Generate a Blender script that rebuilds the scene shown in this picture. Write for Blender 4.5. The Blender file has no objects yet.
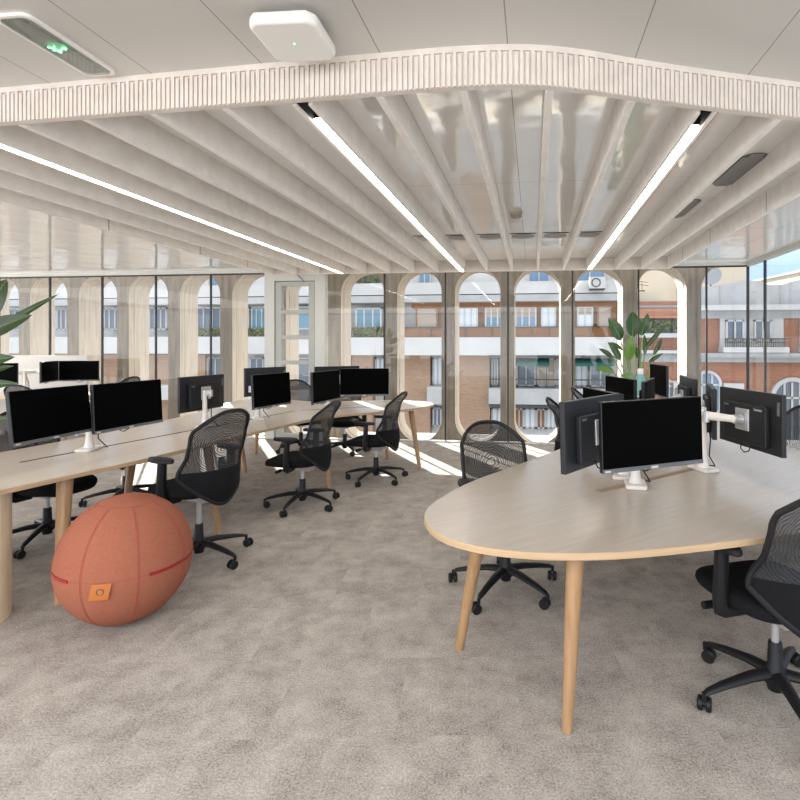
import bpy, bmesh, math, random
from mathutils import Vector, Matrix
random.seed(7)
R = math.radians
scene = bpy.context.scene
COL = scene.collection

# ------------------------------------------------------------------ camera, world, sun, exposure
YAW = R(6.35)
CA, SA = math.cos(YAW), math.sin(YAW)
EYE = 1.5
cam_data = bpy.data.cameras.new('camera')
cam = bpy.data.objects.new('camera', cam_data)
COL.objects.link(cam)
cam.location = (0, 0, EYE)
cam.rotation_euler = (R(90), 0, YAW)
cam_data.sensor_width = 36.0
cam_data.lens = 520.0 / 800.0 * 36.0
cam_data.shift_x = (400 - 475) / 800.0
cam_data.shift_y = (345 - 400) / 800.0
cam_data.clip_end = 300
scene.camera = cam

world = bpy.data.worlds.new('daylight')
scene.world = world
world.use_nodes = True
wn = world.node_tree
wn.nodes.clear()
tc = wn.nodes.new('ShaderNodeTexCoord')
sep = wn.nodes.new('ShaderNodeSeparateXYZ')
ramp = wn.nodes.new('ShaderNodeValToRGB')
ramp.color_ramp.elements[0].position = 0.0
ramp.color_ramp.elements[0].color = (0.90, 0.92, 0.95, 1)
ramp.color_ramp.elements[1].position = 0.75
ramp.color_ramp.elements[1].color = (0.95, 0.96, 1.0, 1)
e = ramp.color_ramp.elements.new(0.11); e.color = (0.36, 0.52, 0.86, 1)
e = ramp.color_ramp.elements.new(0.32); e.color = (0.86, 0.90, 0.98, 1)
bg = wn.nodes.new('ShaderNodeBackground')
bg.inputs['Strength'].default_value = 1.0
wo = wn.nodes.new('ShaderNodeOutputWorld')
wn.links.new(tc.outputs['Generated'], sep.inputs[0])
wn.links.new(sep.outputs['Z'], ramp.inputs[0])
wn.links.new(ramp.outputs[0], bg.inputs[0])
wn.links.new(bg.outputs[0], wo.inputs[0])

sun_data = bpy.data.lights.new('sun', 'SUN')
sun_data.energy = 11.0
sun_data.angle = R(0.6)
sun_data.color = (1.0, 0.965, 0.92)
sun = bpy.data.objects.new('sun', sun_data)
COL.objects.link(sun)
sun.location = (-20, 30, 25)
SUN_DIR = Vector((0.573, -0.819, -0.555))
sun.rotation_euler = SUN_DIR.to_track_quat('-Z', 'Y').to_euler()

# unseen fill lamps added behind and left of the camera to brighten the room
def area(name, loc, rot, sx, sy, energy, color=(1, 1, 1)):
    d = bpy.data.lights.new(name, 'AREA'); d.shape = 'RECTANGLE'
    d.size = sx; d.size_y = sy; d.energy = energy; d.color = color
    o = bpy.data.objects.new(name, d); COL.objects.link(o)
    o.location = loc; o.rotation_euler = rot
    return o
area('rear_fill', (-3.0, -4.2, 1.5), (R(90), 0, 0), 14.0, 2.4, 170, (0.985, 0.99, 1.0))  # added fill from behind the camera, no window is built there
area('rear_overhead_fill', (-3.5, -1.6, 2.68), (0, 0, 0), 12.0, 2.6, 250, (0.985, 0.99, 1.0))  # overhead fill added above the unseen back of the room, no fixtures
area('side_overhead_fill', (-9.6, 3.2, 2.68), (0, 0, 0), 3.5, 6.0, 110, (0.985, 0.99, 1.0))  # added downward fill off to the left, not a real fitting
area('left_fill', (-12.7, 2.0, 1.5), (R(90), 0, R(-90)), 11.0, 2.4, 130, (0.985, 0.99, 1.0))  # extra fill lamp added at the open left side

scene.view_settings.view_transform = 'Standard'
scene.view_settings.look = 'None'
scene.view_settings.exposure = 0.95
scene.view_settings.gamma = 1.0
scene.view_settings.use_curve_mapping = False

# ------------------------------------------------------------------ survey helpers (camera stand -> building axes)
def W(xc, d):
    return (xc * CA - d * SA, xc * SA + d * CA)
def at(px, py, d):
    """point seen in direction (px, py) standing d metres away along the view axis"""
    x, y = W((px - 475) / 520.0 * d, d)
    return Vector((x, y, EYE - (py - 345) / 520.0 * d))
def X_at(px, Y):
    dx, dy = W((px - 475) / 520.0, 1.0)
    return dx * Y / dy

# ------------------------------------------------------------------ materials
MATS = {}
def srgb(r, g, b):
    def c(v):
        v /= 255.0
        return v / 12.92 if v <= 0.04045 else ((v + 0.055) / 1.055) ** 2.4
    return (c(r), c(g), c(b), 1)
def new_mat(name):
    m = bpy.data.materials.new(name); m.use_nodes = True
    MATS[name] = m
    nt = m.node_tree
    return m, nt, nt.nodes['Principled BSDF'], nt.nodes['Material Output']
def plain(name, col, rough=0.5, metal=0.0, spec=0.5, coat=0.0, noise=0.0, nscale=20, bump=0.0, bscale=60):
    m, nt, b, o = new_mat(name)
    b.inputs['Base Color'].default_value = col
    b.inputs['Roughness'].default_value = rough
    b.inputs['Metallic'].default_value = metal
    b.inputs['Specular IOR Level'].default_value = spec
    b.inputs['Coat Weight'].default_value = coat
    if noise or bump:
        t = nt.nodes.new('ShaderNodeTexCoord')
    if noise:
        n = nt.nodes.new('ShaderNodeTexNoise'); n.inputs['Scale'].default_value = nscale
        n.inputs['Detail'].default_value = 5
        nt.links.new(t.outputs['Object'], n.inputs['Vector'])
        r = nt.nodes.new('ShaderNodeValToRGB')
        r.color_ramp.elements[0].position = 0.3; r.color_ramp.elements[1].position = 0.7
        r.color_ramp.elements[0].color = tuple(c * (1 - noise) for c in col[:3]) + (1,)
        r.color_ramp.elements[1].color = tuple(min(1, c * (1 + noise)) for c in col[:3]) + (1,)
        nt.links.new(n.outputs['Fac'], r.inputs[0]); nt.links.new(r.outputs[0], b.inputs['Base Color'])
    if bump:
        n2 = nt.nodes.new('ShaderNodeTexNoise'); n2.inputs['Scale'].default_value = bscale
        nt.links.new(t.outputs['Object'], n2.inputs['Vector'])
        bp = nt.nodes.new('ShaderNodeBump'); bp.inputs['Strength'].default_value = bump
        bp.inputs['Distance'].default_value = 0.01
        nt.links.new(n2.outputs['Fac'], bp.inputs['Height']); nt.links.new(bp.outputs[0], b.inputs['Normal'])
    return m
def emit(name, col, s):
    m, nt, b, o = new_mat(name)
    b.inputs['Base Color'].default_value = (0.8, 0.8, 0.8, 1)
    b.inputs['Emission Color'].default_value = col
    b.inputs['Emission Strength'].default_value = s
    return m
def thin_glass(name, tint=(0.97, 0.985, 0.98, 1), refl=0.07, rough=0.0):
    m, nt, b, o = new_mat(name)
    nt.nodes.remove(b)
    tr = nt.nodes.new('ShaderNodeBsdfTransparent'); tr.inputs[0].default_value = tint
    gl = nt.nodes.new('ShaderNodeBsdfGlossy'); gl.inputs['Roughness'].default_value = rough
    lw_ = nt.nodes.new('ShaderNodeLayerWeight'); lw_.inputs['Blend'].default_value = 0.5
    pw = nt.nodes.new('ShaderNodeMath'); pw.operation = 'POWER'; pw.inputs[1].default_value = 5.0
    fr = nt.nodes.new('ShaderNodeMath'); fr.operation = 'MULTIPLY_ADD'; fr.inputs[1].default_value = 0.9; fr.inputs[2].default_value = refl * 0.25
    nt.links.new(lw_.outputs['Facing'], pw.inputs[0]); nt.links.new(pw.outputs[0], fr.inputs[0])
    mx = nt.nodes.new('ShaderNodeMixShader')
    nt.links.new(fr.outputs[0], mx.inputs[0]); nt.links.new(tr.outputs[0], mx.inputs[1])
    nt.links.new(gl.outputs[0], mx.inputs[2]); nt.links.new(mx.outputs[0], o.inputs[0])
    return m

def carpet_mat():
    m, nt, b, o = new_mat('carpet')
    t = nt.nodes.new('ShaderNodeTexCoord')
    mp = nt.nodes.new('ShaderNodeMapping'); mp.inputs['Rotation'].default_value = (0, 0, R(-8))
    nt.links.new(t.outputs['Object'], mp.inputs[0])
    br = nt.nodes.new('ShaderNodeTexBrick')
    br.inputs['Color1'].default_value = (0, 0, 0, 1); br.inputs['Color2'].default_value = (1, 1, 1, 1)
    br.inputs['Mortar'].default_value = (0.5, 0.5, 0.5, 1)
    br.inputs['Scale'].default_value = 1.0; br.inputs['Mortar Size'].default_value = 0.0
    br.inputs['Brick Width'].default_value = 0.5; br.inputs['Row Height'].default_value = 0.5
    nt.links.new(mp.outputs[0], br.inputs['Vector'])
    # every tile gets its own shift of the mottle
    ad = nt.nodes.new('ShaderNodeVectorMath'); ad.operation = 'MULTIPLY_ADD'
    ad.inputs[1].default_value = (1.3, 2.1, 5.0)
    nt.links.new(br.outputs['Color'], ad.inputs[0]); nt.links.new(mp.outputs[0], ad.inputs[2])
    n1 = nt.nodes.new('ShaderNodeTexNoise'); n1.inputs['Scale'].default_value = 5.5; n1.inputs['Detail'].default_value = 9
    n1.inputs['Roughness'].default_value = 0.72
    nt.links.new(ad.outputs[0], n1.inputs['Vector'])
    n2 = nt.nodes.new('ShaderNodeTexNoise'); n2.inputs['Scale'].default_value = 120; n2.inputs['Detail'].default_value = 4
    n2.inputs['Roughness'].default_value = 0.7
    nt.links.new(mp.outputs[0], n2.inputs['Vector'])
    mx = nt.nodes.new('ShaderNodeMath'); mx.operation = 'MULTIPLY_ADD'; mx.inputs[1].default_value = 0.80
    ml = nt.nodes.new('ShaderNodeMath'); ml.operation = 'MULTIPLY'; ml.inputs[1].default_value = 0.55
    nt.links.new(n1.outputs['Fac'], ml.inputs[0])
    nt.links.new(n2.outputs['Fac'], mx.inputs[0]); nt.links.new(ml.outputs[0], mx.inputs[2])
    r = nt.nodes.new('ShaderNodeValToRGB')
    r.color_ramp.elements[0].position = 0.50; r.color_ramp.elements[0].color = srgb(116, 109, 102)
    r.color_ramp.elements[1].position = 0.84; r.color_ramp.elements[1].color = srgb(191, 184, 175)
    e = r.color_ramp.elements.new(0.665); e.color = srgb(163, 155, 147)
    nt.links.new(mx.outputs[0], r.inputs[0]); nt.links.new(r.outputs[0], b.inputs['Base Color'])
    b.inputs['Roughness'].default_value = 0.95; b.inputs['Specular IOR Level'].default_value = 0.1
    bp = nt.nodes.new('ShaderNodeBump'); bp.inputs['Strength'].default_value = 0.5; bp.inputs['Distance'].default_value = 0.006
    nt.links.new(n2.outputs['Fac'], bp.inputs['Height']); nt.links.new(bp.outputs[0], b.inputs['Normal'])
    return m

def ceiling_mat(name, col, rough, wave, metal, perf, cross=1.75):
    m, nt, b, o = new_mat(name)
    t = nt.nodes.new('ShaderNodeTexCoord')
    sp = nt.nodes.new('ShaderNodeSeparateXYZ'); nt.links.new(t.outputs['Object'], sp.inputs[0])
    def seam(sock, pitch, off, wd):
        a = nt.nodes.new('ShaderNodeMath'); a.operation = 'ADD'; a.inputs[1].default_value = off
        nt.links.new(sock, a.inputs[0])
        w = nt.nodes.new('ShaderNodeMath'); w.operation = 'PINGPONG'; w.inputs[1].default_value = pitch / 2
        nt.links.new(a.outputs[0], w.inputs[0])
        l = nt.nodes.new('ShaderNodeMath'); l.operation = 'LESS_THAN'; l.inputs[1].default_value = wd
        nt.links.new(w.outputs[0], l.inputs[0])
        return l
    s1 = seam(sp.outputs['X'], 0.525, 0.10, 0.0022)
    s2 = seam(sp.outputs['Y'], cross, -0.35, 0.002)
    mx = nt.nodes.new('ShaderNodeMath'); mx.operation = 'MAXIMUM'
    nt.links.new(s1.outputs[0], mx.inputs[0]); nt.links.new(s2.outputs[0], mx.inputs[1])
    mc = nt.nodes.new('ShaderNodeMix'); mc.data_type = 'RGBA'
    mc.inputs['A'].default_value = col
    mc.inputs['B'].default_value = tuple(c * 0.35 for c in col[:3]) + (1,)
    nt.links.new(mx.outputs[0], mc.inputs['Factor'])
    nt.links.new(mc.outputs['Result'], b.inputs['Base Color'])
    b.inputs['Roughness'].default_value = rough
    b.inputs['Metallic'].default_value = metal
    b.inputs['Specular IOR Level'].default_value = 0.8
    n = nt.nodes.new('ShaderNodeTexNoise'); n.inputs['Scale'].default_value = 2.6; n.inputs['Detail'].default_value = 1.5
    nt.links.new(t.outputs['Object'], n.inputs['Vector'])
    bp = nt.nodes.new('ShaderNodeBump'); bp.inputs['Strength'].default_value = wave; bp.inputs['Distance'].default_value = 0.02
    nt.links.new(n.outputs['Fac'], bp.inputs['Height'])
    last = bp
    if perf:
        v = nt.nodes.new('ShaderNodeTexVoronoi'); v.inputs['Scale'].default_value = 130; v.inputs['Randomness'].default_value = 0.0
        nt.links.new(t.outputs['Object'], v.inputs['Vector'])
        g = nt.nodes.new('ShaderNodeMath'); g.operation = 'GREATER_THAN'; g.inputs[1].default_value = 0.30
        nt.links.new(v.outputs['Distance'], g.inputs[0])
        b2 = nt.nodes.new('ShaderNodeBump'); b2.inputs['Strength'].default_value = perf; b2.inputs['Distance'].default_value = 0.002
        nt.links.new(g.outputs[0], b2.inputs['Height']); nt.links.new(bp.outputs[0], b2.inputs['Normal'])
        last = b2
    nt.links.new(last.outputs[0], b.inputs['Normal'])
    return m

def wood_mat(name, c1, c2, rough, axis_rot=0.0, scale=(1, 14, 14), spec=0.5):
    m, nt, b, o = new_mat(name)
    t = nt.nodes.new('ShaderNodeTexCoord')
    mp = nt.nodes.new('ShaderNodeMapping'); mp.vector_type = 'TEXTURE'
    mp.inputs['Rotation'].default_value = (0, 0, axis_rot)
    mp.inputs['Scale'].default_value = tuple(1.0 / s for s in scale)
    nt.links.new(t.outputs['Object'], mp.inputs[0])
    n = nt.nodes.new('ShaderNodeTexNoise'); n.inputs['Scale'].default_value = 3.0; n.inputs['Detail'].default_value = 6
    n.inputs['Roughness'].default_value = 0.65
    nt.links.new(mp.outputs[0], n.inputs['Vector'])
    r = nt.nodes.new('ShaderNodeValToRGB')
    r.color_ramp.elements[0].position = 0.32; r.color_ramp.elements[0].color = c1
    r.color_ramp.elements[1].position = 0.68; r.color_ramp.elements[1].color = c2
    nt.links.new(n.outputs['Fac'], r.inputs[0]); nt.links.new(r.outputs[0], b.inputs['Base Color'])
    b.inputs['Roughness'].default_value = rough
    b.inputs['Specular IOR Level'].default_value = spec
    return m

def brick_mat(name, c1, c2, mortar, wdt=0.26, hgt=0.085):
    m, nt, b, o = new_mat(name)
    t = nt.nodes.new('ShaderNodeTexCoord')
    sp = nt.nodes.new('ShaderNodeSeparateXYZ'); nt.links.new(t.outputs['Object'], sp.inputs[0])
    cb = nt.nodes.new('ShaderNodeCombineXYZ')
    nt.links.new(sp.outputs['X'], cb.inputs['X']); nt.links.new(sp.outputs['Z'], cb.inputs['Y'])
    br = nt.nodes.new('ShaderNodeTexBrick')
    br.inputs['Color1'].default_value = c1; br.inputs['Color2'].default_value = c2; br.inputs['Mortar'].default_value = mortar
    br.inputs['Scale'].default_value = 1.0; br.inputs['Mortar Size'].default_value = 0.010
    br.inputs['Brick Width'].default_value = wdt; br.inputs['Row Height'].default_value = hgt
    nt.links.new(cb.outputs[0], br.inputs['Vector'])
    nt.links.new(br.outputs['Color'], b.inputs['Base Color'])
    b.inputs['Roughness'].default_value = 0.9
    return m

def mesh_fabric():
    m, nt, b, o = new_mat('chair_mesh')
    b.inputs['Base Color'].default_value = (0.012, 0.013, 0.015, 1)
    b.inputs['Roughness'].default_value = 0.75
    t = nt.nodes.new('ShaderNodeTexCoord')
    w = nt.nodes.new('ShaderNodeTexWave'); w.wave_type = 'RINGS'; w.rings_direction = 'SPHERICAL'
    w.inputs['Scale'].default_value = 26.0; w.inputs['Distortion'].default_value = 6.0; w.inputs['Detail'].default_value = 0.0
    w.inputs['Detail Scale'].default_value = 1.0
    mp = nt.nodes.new('ShaderNodeMapping'); mp.inputs['Location'].default_value = (0.0, 0.2, -0.74)
    nt.links.new(t.outputs['Object'], mp.inputs[0]); nt.links.new(mp.outputs[0], w.inputs['Vector'])
    mr = nt.nodes.new('ShaderNodeMapRange'); mr.inputs['To Min'].default_value = 0.70; mr.inputs['To Max'].default_value = 0.94
    nt.links.new(w.outputs['Fac'], mr.inputs[0])
    tr = nt.nodes.new('ShaderNodeBsdfTransparent')
    mx = nt.nodes.new('ShaderNodeMixShader')
    nt.links.new(mr.outputs[0], mx.inputs[0]); nt.links.new(tr.outputs[0], mx.inputs[1]); nt.links.new(b.outputs[0], mx.inputs[2])
    nt.links.new(mx.outputs[0], o.inputs[0])
    return m

def concrete_mat(name, c1, c2):
    m, nt, b, o = new_mat(name)
    t = nt.nodes.new('ShaderNodeTexCoord')
    mp = nt.nodes.new('ShaderNodeMapping'); mp.inputs['Scale'].default_value = (9, 9, 0.8)
    nt.links.new(t.outputs['Object'], mp.inputs[0])
    n = nt.nodes.new('ShaderNodeTexNoise'); n.inputs['Scale'].default_value = 2.0; n.inputs['Detail'].default_value = 5
    nt.links.new(mp.outputs[0], n.inputs['Vector'])
    r = nt.nodes.new('ShaderNodeValToRGB')
    r.color_ramp.elements[0].position = 0.3; r.color_ramp.elements[0].color = c1
    r.color_ramp.elements[1].position = 0.7; r.color_ramp.elements[1].color = c2
    nt.links.new(n.outputs['Fac'], r.inputs[0]); nt.links.new(r.outputs[0], b.inputs['Base Color'])
    b.inputs['Roughness'].default_value = 0.85
    bp = nt.nodes.new('ShaderNodeBump'); bp.inputs['Strength'].default_value = 0.25; bp.inputs['Distance'].default_value = 0.01
    return m

carpet = carpet_mat()
ceil_near = ceiling_mat('perforated_ceiling', srgb(198, 196, 192), 0.35, 0.20, 0.15, 0.35, 40.0)
ceil_gloss = ceiling_mat('glossy_ceiling', srgb(240, 240, 239), 0.07, 0.32, 0.15, 0.0)
felt = plain('felt', srgb(230, 225, 220), 0.95, spec=0.1, noise=0.06, nscale=9, bump=0.2, bscale=150)
felt_band = plain('felt_band', srgb(216, 207, 199), 0.95, spec=0.1, noise=0.06, nscale=12, bump=0.2, bscale=150)
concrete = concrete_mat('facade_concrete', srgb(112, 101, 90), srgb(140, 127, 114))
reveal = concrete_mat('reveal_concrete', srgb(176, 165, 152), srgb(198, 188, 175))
led = emit('led_diffuser', (1.0, 0.95, 0.88, 1), 13.0)
black = plain('black_plastic', (0.008, 0.008, 0.009, 1), 0.5, spec=0.3)
blackfab = plain('black_fabric', (0.007, 0.007, 0.008, 1), 0.95, spec=0.2, bump=0.3, bscale=300)
chairmesh = mesh_fabric()
dark_grey = plain('dark_grey_plastic', (0.012, 0.0125, 0.014, 1), 0.42, spec=0.35)
housing_grey = plain('housing_plastic', (0.010, 0.0105, 0.012, 1), 0.5, spec=0.3)
screen_black = plain('screen_glass', (0.0015, 0.0015, 0.0015, 1), 0.6, spec=0.02)
silver = plain('silver_metal', (0.55, 0.55, 0.56, 1), 0.35, metal=0.7)
chin_grey = plain('bezel_grey', (0.11, 0.115, 0.125, 1), 0.4)
white_pl = plain('white_plastic', srgb(232, 230, 226), 0.35)
white_arm = plain('white_arm', srgb(222, 216, 208), 0.4)
offwhite = plain('offwhite_panel', srgb(186, 183, 177), 0.6)
alu_dark = plain('mullion_dark', srgb(34, 32, 31), 0.5)
frame_grey = plain('frame_grey', srgb(196, 196, 190), 0.45)
leaf_grey = plain('door_leaf_grey', srgb(168, 170, 164), 0.45)
glass = thin_glass('window_glass')
topwood = wood_mat('table_laminate', srgb(196, 182, 166), srgb(204, 191, 176), 0.27, R(80))
topwood_b = wood_mat('table_laminate_grain', srgb(178, 166, 152), srgb(185, 174, 160), 0.27, R(41))
edgewood = wood_mat('table_edge', srgb(170, 142, 108), srgb(188, 162, 128), 0.5, 0, (1, 1, 30))
legwood = wood_mat('leg_wood', srgb(146, 112, 78), srgb(168, 135, 98), 0.5, 0, (18, 18, 1.2))
palewood = wood_mat('pale_wood', srgb(214, 190, 158), srgb(230, 210, 182), 0.5, 0, (16, 16, 1.0))
ballfab = plain('ball_fabric', srgb(152, 93, 72), 0.9, spec=0.15, noise=0.05, nscale=60, bump=0.25, bscale=350)
ballseam = plain('ball_seam', srgb(150, 76, 60), 0.9)
zipred = plain('zip_red', srgb(140, 22, 28), 0.6)
leather = plain('tag_leather', srgb(172, 98, 36), 0.55)
slot_tan = plain('slot_tan', srgb(138, 116, 92), 0.6)
dark_hole = plain('dark_recess', (0.01, 0.01, 0.01, 1), 0.8)
green_em = emit('exit_green', (0.05, 0.9, 0.25, 1), 2.0)
clear_pl = thin_glass('clear_plastic', (0.88, 0.9, 0.9, 1))
leafg = plain('leaf_green', srgb(46, 76, 34), 0.38, noise=0.25, nscale=7)
leaflight = plain('leaf_light_green', srgb(88, 122, 40), 0.4, noise=0.2, nscale=7)
leafdark = plain('leaf_dark_green', srgb(48, 66, 34), 0.4, noise=0.3, nscale=7)
stemg = plain('stem_green', srgb(100, 130, 66), 0.5)
potwhite = plain('pot_ceramic', srgb(205, 200, 192), 0.5)
soil = plain('soil', srgb(60, 44, 32), 0.95)
beige_pl = plain('detector_beige', srgb(190, 176, 150), 0.5)
vent_dark = plain('vent_dark', srgb(92, 90, 88), 0.6)
vent_grey = plain('vent_grey', srgb(150, 148, 146), 0.6)
teal_liq = plain('teal_plastic', srgb(120, 170, 165), 0.3)
# street side
stucco = plain('stucco_white', srgb(194, 192, 189), 0.9, noise=0.06, nscale=0.8)
stucco_grey = plain('stucco_grey', srgb(176, 175, 174), 0.9, noise=0.10, nscale=1.2)
stone_grey = plain('stone_grey', srgb(160, 160, 160), 0.9, noise=0.12, nscale=2)
cream = plain('stucco_cream', srgb(206, 198, 178), 0.9)
brick_brown = brick_mat('brick_brown', srgb(170, 136, 108), srgb(156, 122, 98), srgb(160, 142, 124))
brick_red = brick_mat('brick_red', srgb(166, 106, 78), srgb(152, 96, 70), srgb(166, 132, 112))
facade_wood = plain('facade_wood', srgb(142, 98, 64), 0.8, noise=0.15, nscale=1.5)
blind = plain('blind_taupe', srgb(168, 152, 136), 0.8)
pane_dark = plain('pane_dark', srgb(92, 104, 116), 0.15)
pane_blue = plain('pane_blue', srgb(112, 138, 164), 0.15)
curtain = plain('curtain_white', srgb(212, 218, 222), 0.8)
curtain_blue = plain('curtain_blue', srgb(96, 138, 158), 0.8)
rail_dark = plain('rail_dark', srgb(70, 68, 66), 0.6)
hedge_m = plain('hedge_leaf', srgb(112, 116, 66), 0.9, noise=0.4, nscale=9)
awning_teal = plain('awning_teal', srgb(34, 84, 78), 0.8)
awning_orange = plain('awning_orange', srgb(170, 120, 90), 0.8)
asphalt = plain('asphalt', srgb(120, 118, 116), 0.95)
roof_grey = plain('roof_grey', srgb(150, 152, 156), 0.8)

# ------------------------------------------------------------------ mesh builder
class MB:
    def __init__(self): self.v = []; self.f = []; self.m = []
    def add(self, verts, faces, mi=0):
        b = len(self.v); self.v += [tuple(p) for p in verts]
        for f in faces: self.f.append([b + i for i in f]); self.m.append(mi)
        return self
    def box(self, c, s, rz=0.0, mi=0, M=None):
        hx, hy, hz = s[0] / 2, s[1] / 2, s[2] / 2
        cs, sn = math.cos(rz), math.sin(rz)
        vs = []
        for z in (-hz, hz):
            for (x, y) in ((-hx, -hy), (hx, -hy), (hx, hy), (-hx, hy)):
                p = Vector((c[0] + x * cs - y * sn, c[1] + x * sn + y * cs, c[2] + z))
                vs.append(M @ p if M else p)
        return self.add(vs, [(3, 2, 1, 0), (4, 5, 6, 7), (0, 1, 5, 4), (1, 2, 6, 5), (2, 3, 7, 6), (3, 0, 4, 7)], mi)
    def box2(self, lo, hi, mi=0):
        return self.box([(a + b) / 2 for a, b in zip(lo, hi)], [abs(b - a) for a, b in zip(lo, hi)], 0, mi)
    def tube(self, pts, rad, n=8, mi=0, closed=False, flat=None):
        pts = [Vector(p) for p in pts]; k = len(pts)
        rads = rad if isinstance(rad, (list, tuple)) else [rad] * k
        rings = []
        up = None
        for i, p in enumerate(pts):
            if closed: t = pts[(i + 1) % k] - pts[i - 1]
            else: t = pts[min(i + 1, k - 1)] - pts[max(i - 1, 0)]
            t.normalize()
            if up is None:
                up = Vector((0, 0, 1)) if abs(t.z) < 0.9 else Vector((1, 0, 0))
            a = t.cross(up)
            if a.length < 1e-4: a = t.cross(Vector((0, 1, 0)))
            a.normalize(); bb = a.cross(t).normalized(); up = bb
            r = rads[i]; fx, fz = flat if flat else (1, 1)
            rings.append([p + a * (math.cos(2 * math.pi * j / n) * r * fx) + bb * (math.sin(2 * math.pi * j / n) * r * fz) for j in range(n)])
        vs = [q for r_ in rings for q in r_]
        fs = []
        for i in range(k if closed else k - 1):
            i2 = (i + 1) % k
            for j in range(n):
                j2 = (j + 1) % n
                fs.append((i * n + j, i * n + j2, i2 * n + j2, i2 * n + j))
        if not closed:
            fs.append(tuple(range(n - 1, -1, -1))); fs.append(tuple((k - 1) * n + j for j in range(n)))
        return self.add(vs, fs, mi)
    def lathe(self, prof, n=24, c=(0, 0, 0), mi=0, M=None):
        vs = []; fs = []
        k = len(prof)
        for (r, z) in prof:
            for j in range(n):
                a = 2 * math.pi * j / n
                p = Vector((c[0] + r * math.cos(a), c[1] + r * math.sin(a), c[2] + z))
                vs.append(M @ p if M else p)
        for i in range(k - 1):
            for j in range(n):
                j2 = (j + 1) % n
                fs.append((i * n + j, i * n + j2, (i + 1) * n + j2, (i + 1) * n + j))
        fs.append(tuple(range(n - 1, -1, -1))); fs.append(tuple((k - 1) * n + j for j in range(n)))
        return self.add(vs, fs, mi)
    def prism(self, outline, z0, z1, mi=0, mside=None, bev=0.0):
        n = len(outline)
        ms = mi if mside is None else mside
        def inset(d):
            out = []
            for i in range(n):
                p0, p1, p2 = Vector(outline[i - 1]), Vector(outline[i]), Vector(outline[(i + 1) % n])
                t = (p2 - p0).normalized()
                out.append((p1.x - t.y * d, p1.y + t.x * d))
            return out
        rings = [(outline if not bev else inset(bev), z0)]
        if bev: rings += [(outline, z0 + bev), (outline, z1 - bev), (inset(bev), z1)]
        else: rings += [(outline, z1)]
        vs = [(x, y, z) for (o, z) in rings for (x, y) in o]
        k = len(rings)
        fs = [tuple(range(n - 1, -1, -1))]
        self.add(vs, [], mi); b = len(self.v) - len(vs)
        self.f.append([b + i for i in range(n - 1, -1, -1)]); self.m.append(ms)
        for i in range(k - 1):
            for j in range(n):
                j2 = (j + 1) % n
                self.f.append([b + i * n + j, b + i * n + j2, b + (i + 1) * n + j2, b + (i + 1) * n + j]); self.m.append(ms)
        self.f.append([b + (k - 1) * n + j for j in range(n)]); self.m.append(mi)
        return self
    def grid(self, fn, nu, nv, mi=0):
        vs = [fn(i / nu, j / nv) for j in range(nv + 1) for i in range(nu + 1)]
        fs = [(j * (nu + 1) + i, j * (nu + 1) + i + 1, (j + 1) * (nu + 1) + i + 1, (j + 1) * (nu + 1) + i) for j in range(nv) for i in range(nu)]
        return self.add(vs, fs, mi)
    def build(self, name, mat, parent=None, smooth=False, bevel=0.0, seg=2, loc=None, solid=0.0, recalc=True):
        me = bpy.data.meshes.new(name)
        me.from_pydata([tuple(p) for p in self.v], [], self.f)
        for mm in (mat if isinstance(mat, (list, tuple)) else [mat]): me.materials.append(mm)
        for p, i in zip(me.polygons, self.m): p.material_index = i
        if recalc:
            bm = bmesh.new(); bm.from_mesh(me)
            bmesh.ops.remove_doubles(bm, verts=bm.verts, dist=1e-6)
            bmesh.ops.recalc_face_normals(bm, faces=bm.faces); bm.to_mesh(me); bm.free()
        if smooth:
            for p in me.polygons: p.use_smooth = True
            try: me.set_sharp_from_angle(angle=R(40))
            except Exception: pass
        o = bpy.data.objects.new(name, me); COL.objects.link(o)
        if parent: o.parent = parent
        if loc is not None: o.location = loc
        if solid:
            s = o.modifiers.new('thickness', 'SOLIDIFY'); s.thickness = solid; s.offset = 0
        if bevel:
            bv = o.modifiers.new('bevel', 'BEVEL'); bv.width = bevel; bv.segments = seg; bv.limit_method = 'ANGLE'
        return o

def tag(o, label=None, cat=None, group=None, kind=None):
    if label: o['label'] = label
    if cat: o['category'] = cat
    if group: o['group'] = group
    if kind: o['kind'] = kind
    return o
def empty(name, loc=(0, 0, 0), rz=0.0, label=None, cat=None, group=None, kind=None):
    o = bpy.data.objects.new(name, None); COL.objects.link(o)
    o.empty_display_size = 0.1
    o.location = loc; o.rotation_euler = (0, 0, rz)
    return tag(o, label, cat, group, kind)
def struct(o): o['kind'] = 'structure'; return o
def copy_tree(o, parent=None):
    c = o.copy(); COL.objects.link(c)
    if parent: c.parent = parent
    for ch in list(o.children): copy_tree(ch, c)
    return c
def spline(pts, n=8, closed=True):
    out = []; k = len(pts)
    rng = range(k) if closed else range(k - 1)
    for i in rng:
        if closed: p = [Vector(pts[(i + j) % k]) for j in (-1, 0, 1, 2)]
        else: p = [Vector(pts[max(0, min(k - 1, i + j))]) for j in (-1, 0, 1, 2)]
        for s in range(n):
            t = s / n
            q = 0.5 * ((2 * p[1]) + (-p[0] + p[2]) * t + (2 * p[0] - 5 * p[1] + 4 * p[2] - p[3]) * t * t + (-p[0] + 3 * p[1] - 3 * p[2] + p[3]) * t ** 3)
            out.append(tuple(q))
    if not closed: out.append(tuple(pts[-1]))
    return out

def rrect(hx, hy, r, n=5):
    out = []
    for cx, cy, a0 in ((hx - r, hy - r, 0), (-hx + r, hy - r, 90), (-hx + r, -hy + r, 180), (hx - r, -hy + r, 270)):
        for i in range(n + 1): a = R(a0 + 90 * i / n); out.append((cx + r * math.cos(a), cy + r * math.sin(a)))
    return out
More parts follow.
